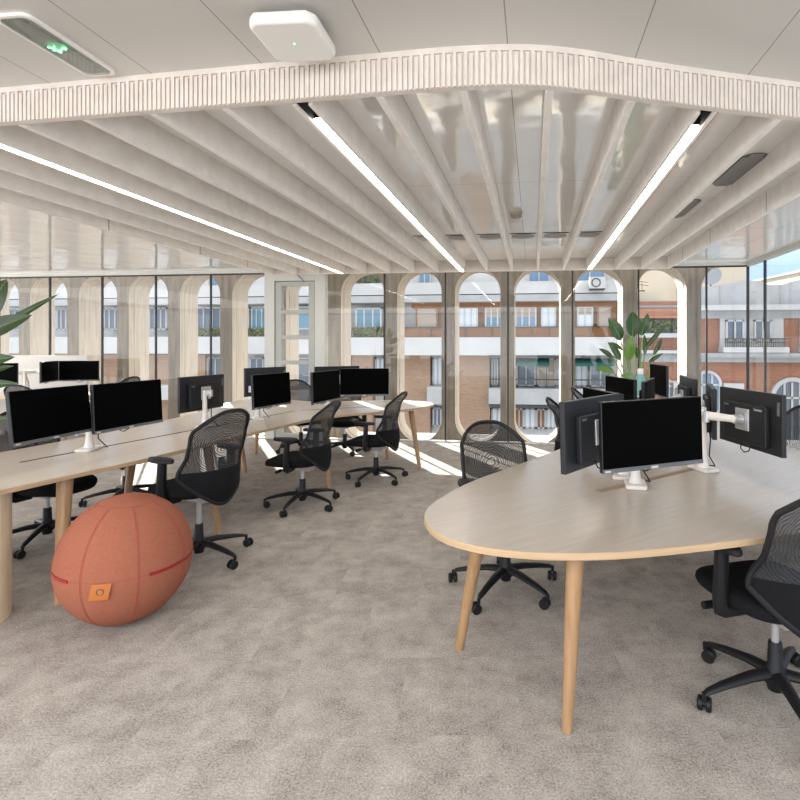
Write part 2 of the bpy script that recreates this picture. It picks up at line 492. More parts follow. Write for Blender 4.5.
# ------------------------------------------------------------------ room shell
CEIL = 2.70; BOT = 2.54; YW = 7.95; XR = 3.107; PITCH = 0.968
def mull_x(k): return -1.344 + PITCH * k
XL = mull_x(-12); YB = -4.0

BAND = spline([(-6.6, 2.345), (-4.2, 2.245), (-2.47, 2.165), (-1.5, 2.118), (-1.0, 2.095), (-0.62, 2.078), (-0.3, 2.066), (-0.02, 2.085), (0.2, 2.145),
               (0.42, 2.235), (0.75, 2.36), (1.208, 2.522), (1.9, 2.775), (3.09, 3.205)], 10, closed=False)
def band_y(x):
    for (x0, y0), (x1, y1) in zip(BAND, BAND[1:]):
        if x0 <= x <= x1: return y0 + (y1 - y0) * (x - x0) / (x1 - x0)
    return BAND[0][1] if x < BAND[0][0] else BAND[-1][1]

struct(MB().box2((XL, YB, -0.12), (XR + 0.05, YW + 0.06, 0)).build('floor', carpet))
m = MB()
bl = [(XL, BAND[0][1])] + [tuple(p) for p in BAND] + [(XR, BAND[-1][1])]
near = [(XL, YB), (XR, YB)] + bl[::-1]
far = bl + [(XR, YW), (XL, YW)]
m.add([(x, y, CEIL) for x, y in near], [tuple(range(len(near) - 1, -1, -1))], 0)
m.add([(x, y, CEIL) for x, y in far], [tuple(range(len(far)))], 1)
m.box2((XL, YB, CEIL + 0.004), (XR + 0.1, YW + 0.1, CEIL + 0.3), 2)
struct(m.build('ceiling', [ceil_near, ceil_gloss, offwhite], recalc=False))

# window wall: one glazed bay after another, door in its own bay
wn_i = 0
for k in range(-12, 4):
    x0, x1 = mull_x(k), mull_x(k + 1)
    if k == -3: continue                         # the door bay
    wn_i += 1
    w = struct(MB().box2((x0 + 0.02, YW - 0.005, 0.03), (x1 - 0.02, YW + 0.005, 2.64)).build('window_%d' % wn_i, glass))
    MB().box2((x1 - 0.011, YW - 0.016, 0.0), (x1 + 0.011, YW + 0.016, CEIL)).build('mullion', alu_dark, w)
    if k == -4 - 0 or k == -12:
        pass
wn_i += 1
w = struct(MB().box2((mull_x(4) + 0.02, YW - 0.005, 0.03), (XR - 0.03, YW + 0.005, 2.64)).build('window_%d' % wn_i, glass))
MB().box2((XR - 0.015, YW - 0.015, 0.0), (XR + 0.015, YW + 0.02, CEIL)).build('corner_post', alu_dark, w)
# right side glazing
ys = [YW - 0.03, 7.39, 5.6, 3.8, 2.0, 0.2, -1.6, YB]
for ya, yb in zip(ys, ys[1:]):
    wn_i += 1
    w = struct(MB().box2((XR - 0.005, yb + 0.02, 0.03), (XR + 0.005, ya - 0.02, 2.64)).build('window_%d' % wn_i, glass))
    MB().box2((XR - 0.015, yb - 0.014, 0.0), (XR + 0.015, yb + 0.014, CEIL)).build('mullion', alu_dark, w)
struct(MB().box2((XL, YW - 0.035, 2.64), (XR, YW + 0.04, CEIL)).build('trim_1', alu_dark))
struct(MB().box2((XL, YW - 0.045, 0), (XR, YW + 0.04, 0.02)).build('trim_2', frame_grey))
struct(MB().box2((XR - 0.03, YB, 2.64), (XR + 0.04, YW, CEIL)).build('trim_3', frame_grey))
struct(MB().box2((XR - 0.04, YB, 0), (XR + 0.04, YW, 0.02)).build('trim_4', frame_grey))
struct(MB().box2((XL, YW - 0.055, 2.655), (XR, YW - 0.035, CEIL)).build('trim_5', frame_grey))

# door in bay -3
dx0, dx1 = mull_x(-3), mull_x(-2)
door = struct(empty('door_1', ((dx0 + dx1) / 2, YW, 0)))
wd = dx1 - dx0
m = MB()
m.box2((-wd / 2 - 0.02, -0.06, 0), (-wd / 2 + 0.15, 0.06, 2.66)); m.box2((wd / 2 - 0.15, -0.06, 0), (wd / 2 + 0.02, 0.06, 2.66))
m.box2((-wd / 2 + 0.15, -0.06, 2.52), (wd / 2 - 0.15, 0.06, 2.66))
m.build('door_frame', frame_grey, door, bevel=0.006)
lw = wd / 2 - 0.158
m = MB()
m.box2((-lw, -0.045, 0.02), (-lw + 0.10, 0.035, 2.505)); m.box2((lw - 0.10, -0.045, 0.02), (lw, 0.035, 2.505))
zs = [0.02, 0.39, 0.79, 1.19, 1.59, 1.995, 2.44]
for z in zs: m.box2((-lw + 0.10, -0.045, z), (lw - 0.10, 0.035, z + 0.065))
lf = m.build('door_leaf', leaf_grey, door, bevel=0.004)
for za, zb in zip(zs, zs[1:]):
    MB().box2((-lw + 0.095, -0.004, za + 0.06), (lw - 0.095, 0.004, zb + 0.005)).build('pane', glass, lf)
MB().tube([(lw - 0.05, -0.045, 1.02), (lw - 0.05, -0.09, 1.02), (lw - 0.17, -0.095, 1.02)], 0.011).build('handle', silver, door)
MB().tube([(0.02, -0.07, 2.62), (0.10, -0.16, 2.60), (0.17, -0.06, 2.50)], 0.007, 6).build('closer_arm', rail_dark, door)

# precast facade columns with arched openings, outside the glass
RO = 0.375; ZC_T = 2.37; ZC_B = 0.28
def col_half(z, hw):
    r = PITCH / 2 - hw
    if z > ZC_T: dz = min(z - ZC_T, r); return PITCH / 2 - math.sqrt(max(r * r - dz * dz, 0))
    if z < ZC_B: dz = min(ZC_B - z, r); return PITCH / 2 - math.sqrt(max(r * r - dz * dz, 0))
    return hw
for k in range(-12, 5):
    xc = mull_x(k) - 0.035
    zz = [-0.6, ZC_B - 0.3745 + 0.0]
    zs_ = [-0.35]
    N = 10
    for i in range(N + 1): zs_.append(ZC_B - 0.372 * math.cos(math.pi / 2 * i / N))
    for i in range(N + 1): zs_.append(ZC_T + 0.372 * math.sin(math.pi / 2 * i / N))
    zs_.append(3.1)
    m = MB()
    layers = [(8.43, 0.112), (8.545, 0.112), (8.55, 0.122), (8.74, 0.122), (8.745, 0.112), (8.92, 0.112)]
    vs = []; fs = []
    nz = len(zs_)
    for (y, hw) in layers:
        for z in zs_: h = col_half(z, hw); vs.append((xc - h, y, z)); vs.append((xc + h, y, z))
    for li in range(len(layers) - 1):
        a, b_ = li * nz * 2, (li + 1) * nz * 2
        for j in range(nz - 1):
            for s in (0, 1):
                fs.append((a + 2 * j + s, a + 2 * j + 2 + s, b_ + 2 * j + 2 + s, b_ + 2 * j + s))
    for base in (0, (len(layers) - 1) * nz * 2):
        for j in range(nz - 1): fs.append((base + 2 * j, base + 2 * j + 1, base + 2 * j + 3, base + 2 * j + 2))
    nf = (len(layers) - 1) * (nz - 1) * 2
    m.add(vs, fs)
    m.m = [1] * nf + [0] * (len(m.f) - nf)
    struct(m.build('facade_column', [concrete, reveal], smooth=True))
struct(MB().box2((XL, YW + 0.06, -0.4), (XR + 1.5, 9.3, -0.10)).build('window_ledge', stone_grey))

# ------------------------------------------------------------------ ceiling: fascia band, baffles, lights
def build_band():
    pts = [Vector((x, y)) for x, y in BAND]
    L = [0]
    for a, b in zip(pts, pts[1:]): L.append(L[-1] + (b - a).length)
    def pos(s, off):
        s = max(0, min(L[-1] - 1e-6, s))
        for i in range(len(L) - 1):
            if L[i] <= s <= L[i + 1]:
                t = (s - L[i]) / (L[i + 1] - L[i]); break
        p = pts[i].lerp(pts[i + 1], t)
        d = (pts[i + 1] - pts[i]).normalized()
        nrm = Vector((d.y, -d.x))
        return p + nrm * off
    p = 0.045; g = 0.0085; dep = 0.009
    m = MB()
    zr = [BOT, CEIL - 0.032, CEIL - 0.024, CEIL]
    n = int(L[-1] / p)
    for i in range(n):
        s0 = i * p
        sb = [s0, s0 + g, s0 + p / 2, s0 + p / 2 + g, s0 + p]
        D = [[0, 0, 0] for _ in range(4)]
        D[0][0] = D[2][0] = -dep; D[0][1] = D[1][1] = D[2][1] = -dep
        for c in range(4):
            for r in range(3):
                d = D[c][r]
                q = [pos(sb[c], d), pos(sb[c + 1], d)]
                m.add([(q[0].x, q[0].y, zr[r]), (q[1].x, q[1].y, zr[r]), (q[1].x, q[1].y, zr[r + 1]), (q[0].x, q[0].y, zr[r + 1])], [(0, 1, 2, 3)])
                dn = D[c + 1][r] if c < 3 else D[0][r]
                if dn != d:
                    a, b = pos(sb[c + 1], d), pos(sb[c + 1], dn)
                    m.add([(a.x, a.y, zr[r]), (b.x, b.y, zr[r]), (b.x, b.y, zr[r + 1]), (a.x, a.y, zr[r + 1])], [(0, 1, 2, 3)])
                if r < 2 and D[c][r + 1] != d:
                    a, b = pos(sb[c], d), pos(sb[c + 1], d); a2, b2 = pos(sb[c], D[c][r + 1]), pos(sb[c + 1], D[c][r + 1])
                    m.add([(a.x, a.y, zr[r + 1]), (b.x, b.y, zr[r + 1]), (b2.x, b2.y, zr[r + 1]), (a2.x, a2.y, zr[r + 1])], [(0, 1, 2, 3)])
        # underside and back
        a, b, c_, d_ = pos(s0, -dep), pos(s0 + p, -dep), pos(s0 + p, -0.04), pos(s0, -0.04)
        m.add([(a.x, a.y, BOT), (b.x, b.y, BOT), (c_.x, c_.y, BOT), (d_.x, d_.y, BOT)], [(0, 3, 2, 1)])
        for (u, v) in ((1, 2), (3, 4)):
            a, b, c_, d_ = pos(sb[u], 0), pos(sb[v], 0), pos(sb[v], -dep), pos(sb[u], -dep)
            m.add([(a.x, a.y, BOT), (b.x, b.y, BOT), (c_.x, c_.y, BOT), (d_.x, d_.y, BOT)], [(0, 3, 2, 1)])
        a, b = pos(s0, -0.04), pos(s0 + p, -0.04)
        m.add([(a.x, a.y, BOT), (b.x, b.y, BOT), (b.x, b.y, CEIL), (a.x, a.y, CEIL)], [(3, 2, 1, 0)])
    o = m.build('ceiling_fascia', felt_band, recalc=False)
    tag(o, 'curved felt fascia band with vertical grooves bending across the ceiling', 'ceiling fascia')
build_band()

YE = 7.32
BX = lambda k: -0.995 + 0.354 * k
order = {-8: 'outermost seamed felt baffle bordering the bare glossy ceiling above the far left desk',
         -7: 'felt ceiling baffle next to the outermost one on the side of the ball',
         -6: 'felt ceiling baffle just outside the light line above the monitor row with the ball',
         -4: 'felt ceiling baffle next to the leftmost light line, towards the middle light',
         -3: 'second felt ceiling baffle from the leftmost light line towards the middle light',
         -2: 'second felt ceiling baffle from the middle light, on the side of the ball',
         -1: 'felt ceiling baffle next to the middle light line, on the side of the ball',
         1: 'felt ceiling baffle next to the middle light line, towards the smoke detector',
         2: 'felt ceiling baffle passing just beside the smoke detector, towards the middle light',
         3: 'felt ceiling baffle seen nearly edge-on just past the smoke detector',
         4: 'felt ceiling baffle next to the rightmost light line, towards the smoke detector',
         6: 'felt ceiling baffle next to the rightmost light line, towards the dark vents',
         7: 'felt ceiling baffle just past the dark ceiling vents',
         8: 'outermost seamed felt baffle above the table with the plant and corner glazing'}
for k in range(-8, 9):
    x = BX(k); y0 = band_y(x) + 0.047
    if k in (-5, 0, 5):
        nm = {-5: 'leftmost of the three light lines, long white strip between felt boards', 0: 'middle light line of three, white strip between felt boards',
              5: 'rightmost of the three light lines, white strip ending in a dark recess'}[k]
        y0 += 0.02
        lb = empty('linear_light', (x, y0, BOT), 0, nm, 'ceiling light', 'linear lights between the felt baffles')
        ln = YE - y0
        for s in (-1, 1):
            MB().box2((s * 0.036 - 0.009, 0, 0), (s * 0.036 + 0.009, ln, CEIL - BOT)).build('side_board', felt, lb)
        MB().box2((-0.027, 0.0, 0.10), (0.027, 0.178, 0.16)).box2((-0.027, 0.178, 0.024), (0.027, ln, 0.16)).box2((-0.0268, 0.0, 0.012), (-0.0255, 0.178, 0.10)).box2((0.0255, 0.0, 0.012), (0.0268, 0.178, 0.10)).build('housing', dark_hole, lb)
        MB().box2((-0.021, 0.18, 0.014), (0.021, ln, 0.0235)).build('diffuser', led, lb)
    else:
        m = MB().box2((x - 0.017, y0, BOT), (x + 0.017, YE, CEIL))
        o = m.build('ceiling_baffle', felt, bevel=0.003)
        tag(o, order[k], 'ceiling baffle', 'felt ceiling baffles')
        if k in (-8, 8):
            for y in (3.0, 4.3, 5.6, 6.6):
                if y > y0 + 0.1: MB().box2((x - 0.0178, y, BOT + 0.001), (x + 0.0178, y + 0.012, CEIL)).build('seam', vent_grey, o)
for k in range(-8, 8):
    pass
o = MB().box2((BX(-8) + 0.018, YE, BOT), (BX(8) + 0.017, YE + 0.035, CEIL)).build('end_board', felt_band, bevel=0.002)
tag(o, 'long cross board of felt closing the far ends of the baffles before the windows', 'ceiling board')

# smoke detector, vents, slot diffusers, access point, emergency light
sd = empty('smoke_detector', (-0.15, 4.74, CEIL), 0, 'small beige smoke detector on the glossy ceiling between two baffles', 'smoke detector')
MB().lathe([(0.052, 0.001), (0.055, -0.02), (0.05, -0.024)][::-1], 24).build('base', beige_pl, sd, smooth=True)
MB().lathe([(0.036, -0.048), (0.046, -0.042), (0.049, -0.024)], 24).build('sensor_head', vent_grey, sd, smooth=True)
def vent(x, y, sx, sy, label):
    v = empty('ceiling_vent', (x, y, CEIL), 0, label, 'ceiling vent', 'dark ceiling vents')
    m = MB()
    m.prism(rrect(sx / 2, sy / 2, sx / 2 - 0.005), -0.006, 0.002)
    m.build('plate', vent_dark, v)
    m = MB()
    n = int(sy / 0.02)
    for i in range(n): m.box((0, -sy / 2 + 0.01 + i * 0.02, -0.009), (sx * (0.92 if abs(-sy / 2 + 0.01 + i * 0.02) < sy / 2 - 0.05 else 0.5), 0.009, 0.006))
    m.build('louvre', vent_grey, v)
vent(1.40, 3.75, 0.16, 0.66, 'longer dark louvred ceiling vent nearest the fascia band')
vent(1.31, 4.75, 0.16, 0.62, 'dark louvred ceiling vent farther from the fascia, nearer the windows')
for i, x in enumerate((-1.17, -0.81, -0.465, -0.11, 0.245, 0.6)):
    lab = ['just short of the middle light line', 'beside the middle light line towards the smoke detector', 'second gap past the middle light line',
           'in the gap with the smoke detector', 'in the gap after the smoke detector', 'just short of the rightmost light line'][i]
    s = empty('slot_diffuser', (x, 5.7, CEIL), 0, 'thin grey slot diffuser between baffles, ' + lab, 'air diffuser', 'slot diffusers across the ceiling')
    MB().box2((-0.14, -0.10, -0.005), (0.14, -0.085, 0.001)).build('slot', dark_hole, s)
    MB().lathe([(0.12, -0.006), (0.125, 0.0)], 24, (0, 0.06, 0)).build('round_plate', vent_grey, s)

ap = empty('wireless_access_point', (-0.885, 1.855, CEIL), R(2), 'white square access point with a tiny green light hanging under the ceiling', 'access point')
oc = [(-0.125 + 0.03, -0.13), (0.125 - 0.03, -0.13), (0.125, -0.10), (0.125, 0.10), (0.095, 0.13), (-0.095, 0.13), (-0.125, 0.10), (-0.125, -0.10)]
MB().prism(oc, -0.075, -0.03).build('cover', white_pl, ap, bevel=0.014, seg=4, smooth=True)
MB().box2((-0.07, -0.07, -0.032), (0.07, 0.07, 0.001)).build('mount', vent_grey, ap)
MB().lathe([(0.003, -0.0765), (0.003, -0.074)], 8).build('status_light', green_em, ap)

ex = empty('emergency_light', (-1.885, 1.89, CEIL), 0, 'recessed clear emergency light with a green exit figure in the ceiling', 'emergency light')
m = MB(); 
o1 = rrect(0.075, 0.21, 0.035); i1 = rrect(0.062, 0.197, 0.028); n = len(o1)
vs = [(x, y, z) for z in (-0.012, 0.0) for x, y in o1] + [(x, y, z) for z in (-0.012, 0.0) for x, y in i1]
fs = []
for j in range(n):
    k = (j + 1) % n
    fs += [(j, k, n + k, n + j), (2 * n + k, 2 * n + j, 3 * n + j, 3 * n + k), (k, j, 2 * n + j, 2 * n + k)]
m.add(vs, fs).build('frame', white_pl, ex, smooth=True)
MB().prism(rrect(0.064, 0.199, 0.03), -0.006, -0.002).build('tray', offwhite, ex)
MB().prism(rrect(0.061, 0.196, 0.028), -0.016, -0.0125).build('clear_cover', clear_pl, ex)
m = MB()
m.lathe([(0.006, -0.0185), (0.006, -0.0165)], 10, (-0.012, 0.012, 0))
for a, b in (((-0.012, 0.004), (-0.014, -0.014)), ((-0.012, 0.0), (-0.028, -0.004)), ((-0.012, 0.0), (0.004, 0.004)), ((-0.014, -0.014), (-0.030, -0.026)), ((-0.014, -0.014), (0.002, -0.028)),
             ((0.012, -0.008), (0.034, -0.008)), ((0.034, -0.008), (0.024, 0.0)), ((0.034, -0.008), (0.024, -0.016))):
    m.tube([(a[0], a[1], -0.0175), (b[0], b[1], -0.0175)], 0.003, 6)
m.build('exit_pictogram', green_em, ex)
m = MB()
m.lathe([(0.012, -0.011), (0.008, -0.006)], 10, (0.02, -0.16, 0)); m.lathe([(0.012, -0.011), (0.008, -0.006)], 10, (0.02, 0.16, 0)); m.box((0.03, 0, -0.008), (0.012, 0.26, 0.004))
m.build('lamp_module', silver, ex)

# ------------------------------------------------------------------ street side
YF = 30.0
def zf(py): return EYE + (345 - py) / 17.2
def xf(px): return X_at(px, YF)
def fbox(m, px0, px1, py0, py1, dy0=0.0, dy1=0.25, mi=0):
    m.box2((xf(px0), YF - dy1, zf(py1)), (xf(px1), YF - dy0 + 0.001, zf(py0)), mi); return m
struct(MB().box2((-90, 12, -14.2), (70, 90, -14)).build('street_ground', asphalt))

ab = empty('apartment_building', ((xf(-90) + xf(624)) / 2, YF, -14), 0, 'long pale apartment block with brick walls and white balcony bands across the street', 'building')
AO = Vector(ab.location)
def part(m, name, mat, parent, base, **kw):
    m.v = [tuple(Vector(p) - base) for p in m.v]
    return m.build(name, mat, parent, **kw)
X0, X1 = xf(-90), xf(624)
part(MB().box2((X0, YF + 0.6, -14), (X1, YF + 9, zf(272))), 'wall', stucco, ab, AO)
for (a, b, y0, y1) in ((350, 372.5, 355, 470), (345, 352, 355, 470), (384, 430, 355, 470), (452, 490, 354, 470), (95, 205, 355, 470), (0, 90, 352, 470)):
    part(fbox(MB(), a, b, y0, y1, -0.62, 0.0), 'brick_panel', brick_brown, ab, AO)
for (a, b, y0, y1, mt) in ((-90, 625, 284, 295.5, stucco), (-90, 625, 296.5, 303, stucco_grey), (-90, 355, 336.5, 354, stucco), (355.2, 625, 337.5, 355, stucco),
                       (490, 625, 387, 402, stucco_grey), (430, 452, 386, 403, stucco_grey), (-90, 345, 387, 402, stucco)):
    part(fbox(MB(), a, b, y0, y1, -0.6, 0.9), 'balcony_parapet', mt, ab, AO)
part(fbox(MB(), -90, 625, 295, 297, -0.6, 0.8), 'slab_edge', rail_dark, ab, AO)
part(fbox(MB(), 490, 625, 402.5, 405.5, -0.6, 0.8), 'slab_edge', rail_dark, ab, AO)
# recessed floor behind the bands: timber panelling on the right half
m = MB()
fbox(m, 412, 625, 303, 308, -0.6, 0.15); fbox(m, 355, 625, 327.5, 337, -0.6, 0.25); fbox(m, 415, 625, 303, 337, -0.62, -0.2)
part(m, 'timber_front', facade_wood, ab, AO)
def win(px0, px1, py0, py1, frame, pane, muntins=1, dy=0.0, par=None, base=None, blindf=0.0):
    par = par or ab; base = base if base is not None else AO
    w, h = xf(px1) - xf(px0), zf(py0) - zf(py1)
    m = MB(); t = 0.09
    x0, x1, z0, z1 = xf(px0), xf(px1), zf(py1), zf(py0)
    ya, yb = YF - dy - 0.12, YF - dy + 0.6
    m.box2((x0, ya, z0), (x0 + t, yb, z1)); m.box2((x1 - t, ya, z0), (x1, yb, z1)); m.box2((x0, ya, z0), (x1, yb, z0 + t)); m.box2((x0, ya, z1 - t), (x1, yb, z1))
    for i in range(1, muntins + 1):
        xm = x0 + w * i / (muntins + 1); m.box2((xm - 0.04, ya, z0), (xm + 0.04, ya + 0.1, z1))
    f = part(m, 'window', frame, par, base)
    part(MB().box2((x0 + 0.05, ya + 0.06, z0 + 0.05), (x1 - 0.05, ya + 0.09, z1 - 0.05)), 'pane', pane, f, base)
    if blindf:
        part(MB().box2((x0 + 0.05, ya + 0.03, z1 - h * blindf), (x1 - 0.05, ya + 0.055, z1 - 0.03)), 'roller_blind', blind, f, base)
    return f
# storey with the timber front
for a, b, mt, bl_ in ((356, 382, curtain_blue, 0), (392, 401, curtain_blue, 0), (416, 438, blind, -1), (458, 478, curtain, 0), (485, 504, curtain_blue, 0.5), (515, 536.5, pane_blue, 0.5), (541, 556, curtain, 0), (577, 593, curtain, 0.4), (597, 612, blind, -1)):
    win(a, b, 307, 328, facade_wood if bl_ < 0 else stucco, mt, 0 if bl_ < 0 else 2 if b - a > 18 else 1, 0.0, blindf=max(bl_, 0))
for a, b in ((252, 268), (240, 250), (285, 325), (330, 345), (196, 222), (150, 168), (105, 122), (58, 72), (10, 30)):
    win(a, b, 305, 329, stucco_grey, pane_dark if a < 240 else curtain_blue, 2)
# top storey set back
for a, b in ((350, 384), (417, 430), (452, 462), (528, 550), (575, 606), (272, 322), (205, 225)):
    win(a, b, 262, 283, stucco_grey, pane_blue, 1, -0.4)
# lower storeys
for a, b, mt in ((374, 384, curtain), (432, 442, curtain), (491, 498, pane_dark), (500, 512, blind), (516, 536, pane_dark), (537, 556, blind), (576, 588, curtain), (590, 612, pane_dark), (205, 222, pane_dark), (248, 262, pane_dark), (268, 318, pane_dark), (330, 345, pane_dark)):
    win(a, b, 358, 386, stucco_grey, mt, 1, -0.3)
for a, b, mt in ((491, 503, curtain), (514, 524, facade_wood), (524, 536, curtain), (536, 546, facade_wood), (546, 556, curtain), (575, 600, curtain), (432, 441, pane_dark), (120, 200, pane_dark), (250, 340, pane_dark)):
    win(a, b, 408, 428, stucco_grey, mt, 1, -0.3)
m = MB()
for a, b in ((490, 560), (574, 615)):
    fbox(m, a, b, 378, 379.2, 0.4, 0.5); fbox(m, a, b, 354.8, 357.5, -0.5, 0.95)
    for q in range(a, b + 1, 14): fbox(m, q, q + 0.7, 355, 388, 0.4, 0.48)
for q in (365, 432, 448, 466, 492, 532, 549, 590, 612): fbox(m, q, q + 0.7, 328, 338, 0.3, 0.38)
fbox(m, 355, 625, 327, 328, 0.3, 0.38)
part(m, 'railing', rail_dark, ab, AO)
for a, b in ((514, 549), (574, 612)):
    m = MB(); x0, x1 = xf(a), xf(b)
    m.add([(x0, YF - 0.3, zf(357)), (x1, YF - 0.3, zf(357)), (x1, YF - 0.95, zf(363)), (x0, YF - 0.95, zf(363)), (x1, YF - 0.95, zf(365)), (x0, YF - 0.95, zf(365))], [(0, 1, 2, 3), (3, 2, 4, 5)])
    part(m, 'awning', awning_teal, ab, AO, solid=0.03)
def hedge(px0, px1, py0, py1, dy, label, par_name='hedge'):
    m = MB(); rnd = random.Random(int(px0))
    x0, x1, z0, z1 = xf(px0), xf(px1), zf(py1), zf(py0)
    for i in range(int((x1 - x0) * 170)):
        c = Vector((rnd.uniform(x0, x1), YF - dy - rnd.uniform(0, 0.4), z0 + (z1 - z0) * rnd.random() ** 0.8))
        a = Vector((rnd.uniform(-1, 1), rnd.uniform(-1, 1), rnd.uniform(-1, 1))).normalized() * 0.11
        b = Vector((rnd.uniform(-1, 1), rnd.uniform(-1, 1), rnd.uniform(-1, 1))).normalized() * 0.07
        m.add([c - a, c + b, c + a, c - b], [(0, 1, 2, 3)])
    o = m.build(par_name, hedge_m, recalc=False)
    tag(o, label, 'hedge')
hedge(188, 268, 328, 337.5, 0.35, 'green balcony hedge on the pale block, in the bays before the glazed door')
hedge(326, 402, 327, 337.5, 0.35, 'green balcony hedge on the pale block, in the bays past the glazed door')
hedge(355, 384, 274, 284, 0.35, 'roof terrace greenery above the white band of the pale block')
ac = empty('air_conditioner', (X_at(597, YF - 1.2), YF - 1.2, zf(292.5)), 0, 'white outdoor air conditioner unit on the white band of the pale block', 'air conditioner')
MB().box2((-0.42, -0.25, 0), (0.42, 0.1, 0.62)).build('casing', stucco, ac)
MB().tube([(-0.08 + 0.22 * math.cos(a * R(18)), -0.27, 0.31 + 0.22 * math.sin(a * R(18))) for a in range(20)], 0.03, 6, closed=True).build('fan_grille', rail_dark, ac)
MB().box2((-0.40, -0.2, -0.06), (0.40, 0.29, 0.0)).build('bracket', rail_dark, ac)

# brick terrace house between the two
tb = empty('terrace_house', ((xf(626) + xf(678)) / 2, YF, -14), 0, 'narrow brick house with orange awning and roof terrace behind the big plant', 'building')
TO = Vector(tb.location)
part(MB().box2((xf(626), YF, -14), (xf(678), YF + 8, zf(303))), 'wall', brick_red, tb, TO)
part(MB().box2((xf(626), YF + 2, zf(304)), (xf(678), YF + 7, zf(290))), 'attic', cream, tb, TO)
m = MB()
x0, x1 = xf(626), xf(678)
m.add([(x0, YF + 1.8, zf(301)), (x1, YF + 1.8, zf(301)), (x1, YF - 0.3, zf(309)), (x0, YF - 0.3, zf(309))], [(0, 1, 2, 3)])
part(m, 'corrugated_roof', roof_grey, tb, TO, solid=0.1)
part(fbox(MB(), 626, 678, 310.5, 318, 0.1, 0.5), 'orange_blind', awning_orange, tb, TO)
part(fbox(MB(), 626, 678, 318, 320, 0.1, 1.0), 'awning_valance', awning_orange, tb, TO)
part(fbox(MB(), 626, 678, 320.5, 334, -0.3, 0.05), 'terrace_opening', pane_dark, tb, TO)
for y0, y1 in ((334, 338), (350, 353), (379, 384)): part(fbox(MB(), 626, 678, y0, y1, 0.0, 0.8), 'ledge', stucco, tb, TO)
part(fbox(MB(), 626, 678, 353.5, 361, 0.0, 0.5), 'balcony_rail', stone_grey, tb, TO)
win(662, 674, 384, 412, stucco, pane_dark, 1, 0.1, tb, TO)
hedge(628, 677, 322, 333, 0.55, 'planting along the terrace of the brick house behind the big plant')

# brick corner house with white trim
cb = empty('corner_house', ((xf(678) + xf(900)) / 2, YF, -14), 0, 'red brick house with white cornice, balconies and arched windows seen past the corner glazing', 'building')
CO = Vector(cb.location)
part(MB().box2((xf(678), YF, -14), (xf(930), YF + 9, zf(312))), 'wall', brick_red, cb, CO)
m = MB()
op = [(678, 290)]
prof = [(678, 291), (712, 289), (722, 288), (735, 286), (742, 284), (752, 284), (760, 286), (770, 288.5), (782, 288.5), (790, 286), (800, 284), (812, 286), (830, 289), (930, 290)]
top = [(xf(a), zf(b)) for a, b in prof]; zb_ = zf(309)
n = len(top)
vs = [(x, YF, z) for x, z in top] + [(x, YF, zb_) for x, z in top] + [(x, YF + 0.4, z) for x, z in top] + [(x, YF + 0.4, zb_) for x, z in top]
fs = []
for i in range(n - 1):
    fs += [(i, i + 1, n + i + 1, n + i), (2 * n + i, 3 * n + i, 3 * n + i + 1, 2 * n + i + 1), (i, 2 * n + i, 2 * n + i + 1, i + 1)]
m.add(vs, fs); 
for q in (720, 780, 840): fbox(m, q, q + 1, 289, 308, 0.0, 0.06)
part(m, 'roof_parapet', stucco_grey, cb, CO)
part(fbox(MB(), 678, 930, 308, 313, 0.0, 0.9), 'cornice', stucco, cb, CO)
part(fbox(MB(), 678, 930, 313, 320, 0.0, 0.25), 'frieze', stucco_grey, cb, CO)
for a, b in ((719, 749), (749, 782), (799, 830), (830, 862)):
    part(fbox(MB(), a, b, 320, 347, 0.0, 0.18), 'window_surround', stucco, cb, CO)
for a, b in ((724, 742), (752, 769), (804, 822), (834, 852)):
    win(a, b, 321.5, 341, stucco, pane_dark, 1, 0.2, cb, CO)
m = MB()
for a, b in ((720, 781), (800, 862)):
    for i in range(int((b - a) / 1.8)): fbox(m, a + i * 1.8, a + i * 1.8 + 0.5, 339.5, 347, 0.75, 0.8)
    fbox(m, a, b, 338.8, 339.8, 0.72, 0.82); fbox(m, a, b, 342.5, 343.2, 0.72, 0.82)
part(m, 'balcony_rail', rail_dark, cb, CO)
for a, b in ((718, 782), (798, 864)): part(fbox(MB(), a, b, 347, 352, 0.0, 0.85), 'balcony_slab', stucco, cb, CO)
part(fbox(MB(), 678, 930, 352.5, 356.5, 0.0, 0.9), 'string_course', stone_grey, cb, CO)
part(fbox(MB(), 678, 930, 356.5, 361, 0.0, 0.5), 'string_course', stucco_grey, cb, CO)
def arch_win(pc, hw, pt, label=None):
    m = MB(); xc = xf(pc); w = xf(pc + hw) - xc; zt = zf(pt); zc_ = zt - w
    out = [(xc - w, zf(440)), (xc + w, zf(440))] + [(xc + w * math.cos(R(a)), zc_ + w * math.sin(R(a))) for a in range(0, 181, 15)]
    n = len(out); k = 0.80
    inn = [(xc + (x - xc) * k, zf(440) if i < 2 else zc_ + (z - zc_) * k) for i, (x, z) in enumerate(out)]
    vs = [(x, YF - 0.2, z) for x, z in out] + [(x, YF - 0.2, z) for x, z in inn] + [(x, YF, z) for x, z in out] + [(x, YF, z) for x, z in inn]
    fs = []
    for i in range(1, n):
        j = (i + 1) % n
        fs += [(i, j, n + j, n + i), (i, 2 * n + i, 2 * n + j, j), (n + i, n + j, 3 * n + j, 3 * n + i)]
    m.add(vs, fs)
    for q in (-0.35, 0, 0.35): m.box2((xc + q * w - 0.05, YF - 0.14, zf(440)), (xc + q * w + 0.05, YF - 0.1, zc_ + w * 0.75))
    m.box2((xc - w * .8, YF - 0.14, zc_ - 0.05), (xc + w * .8, YF - 0.1, zc_ + 0.05))
    f = part(m, 'arched_window', stucco, cb, CO)
    p = MB(); p.add([(x, YF - 0.07, z) for x, z in inn], [tuple(range(n))])
    part(p, 'pane', pane_blue if hw < 20 else pane_dark, f, CO, solid=0.02)
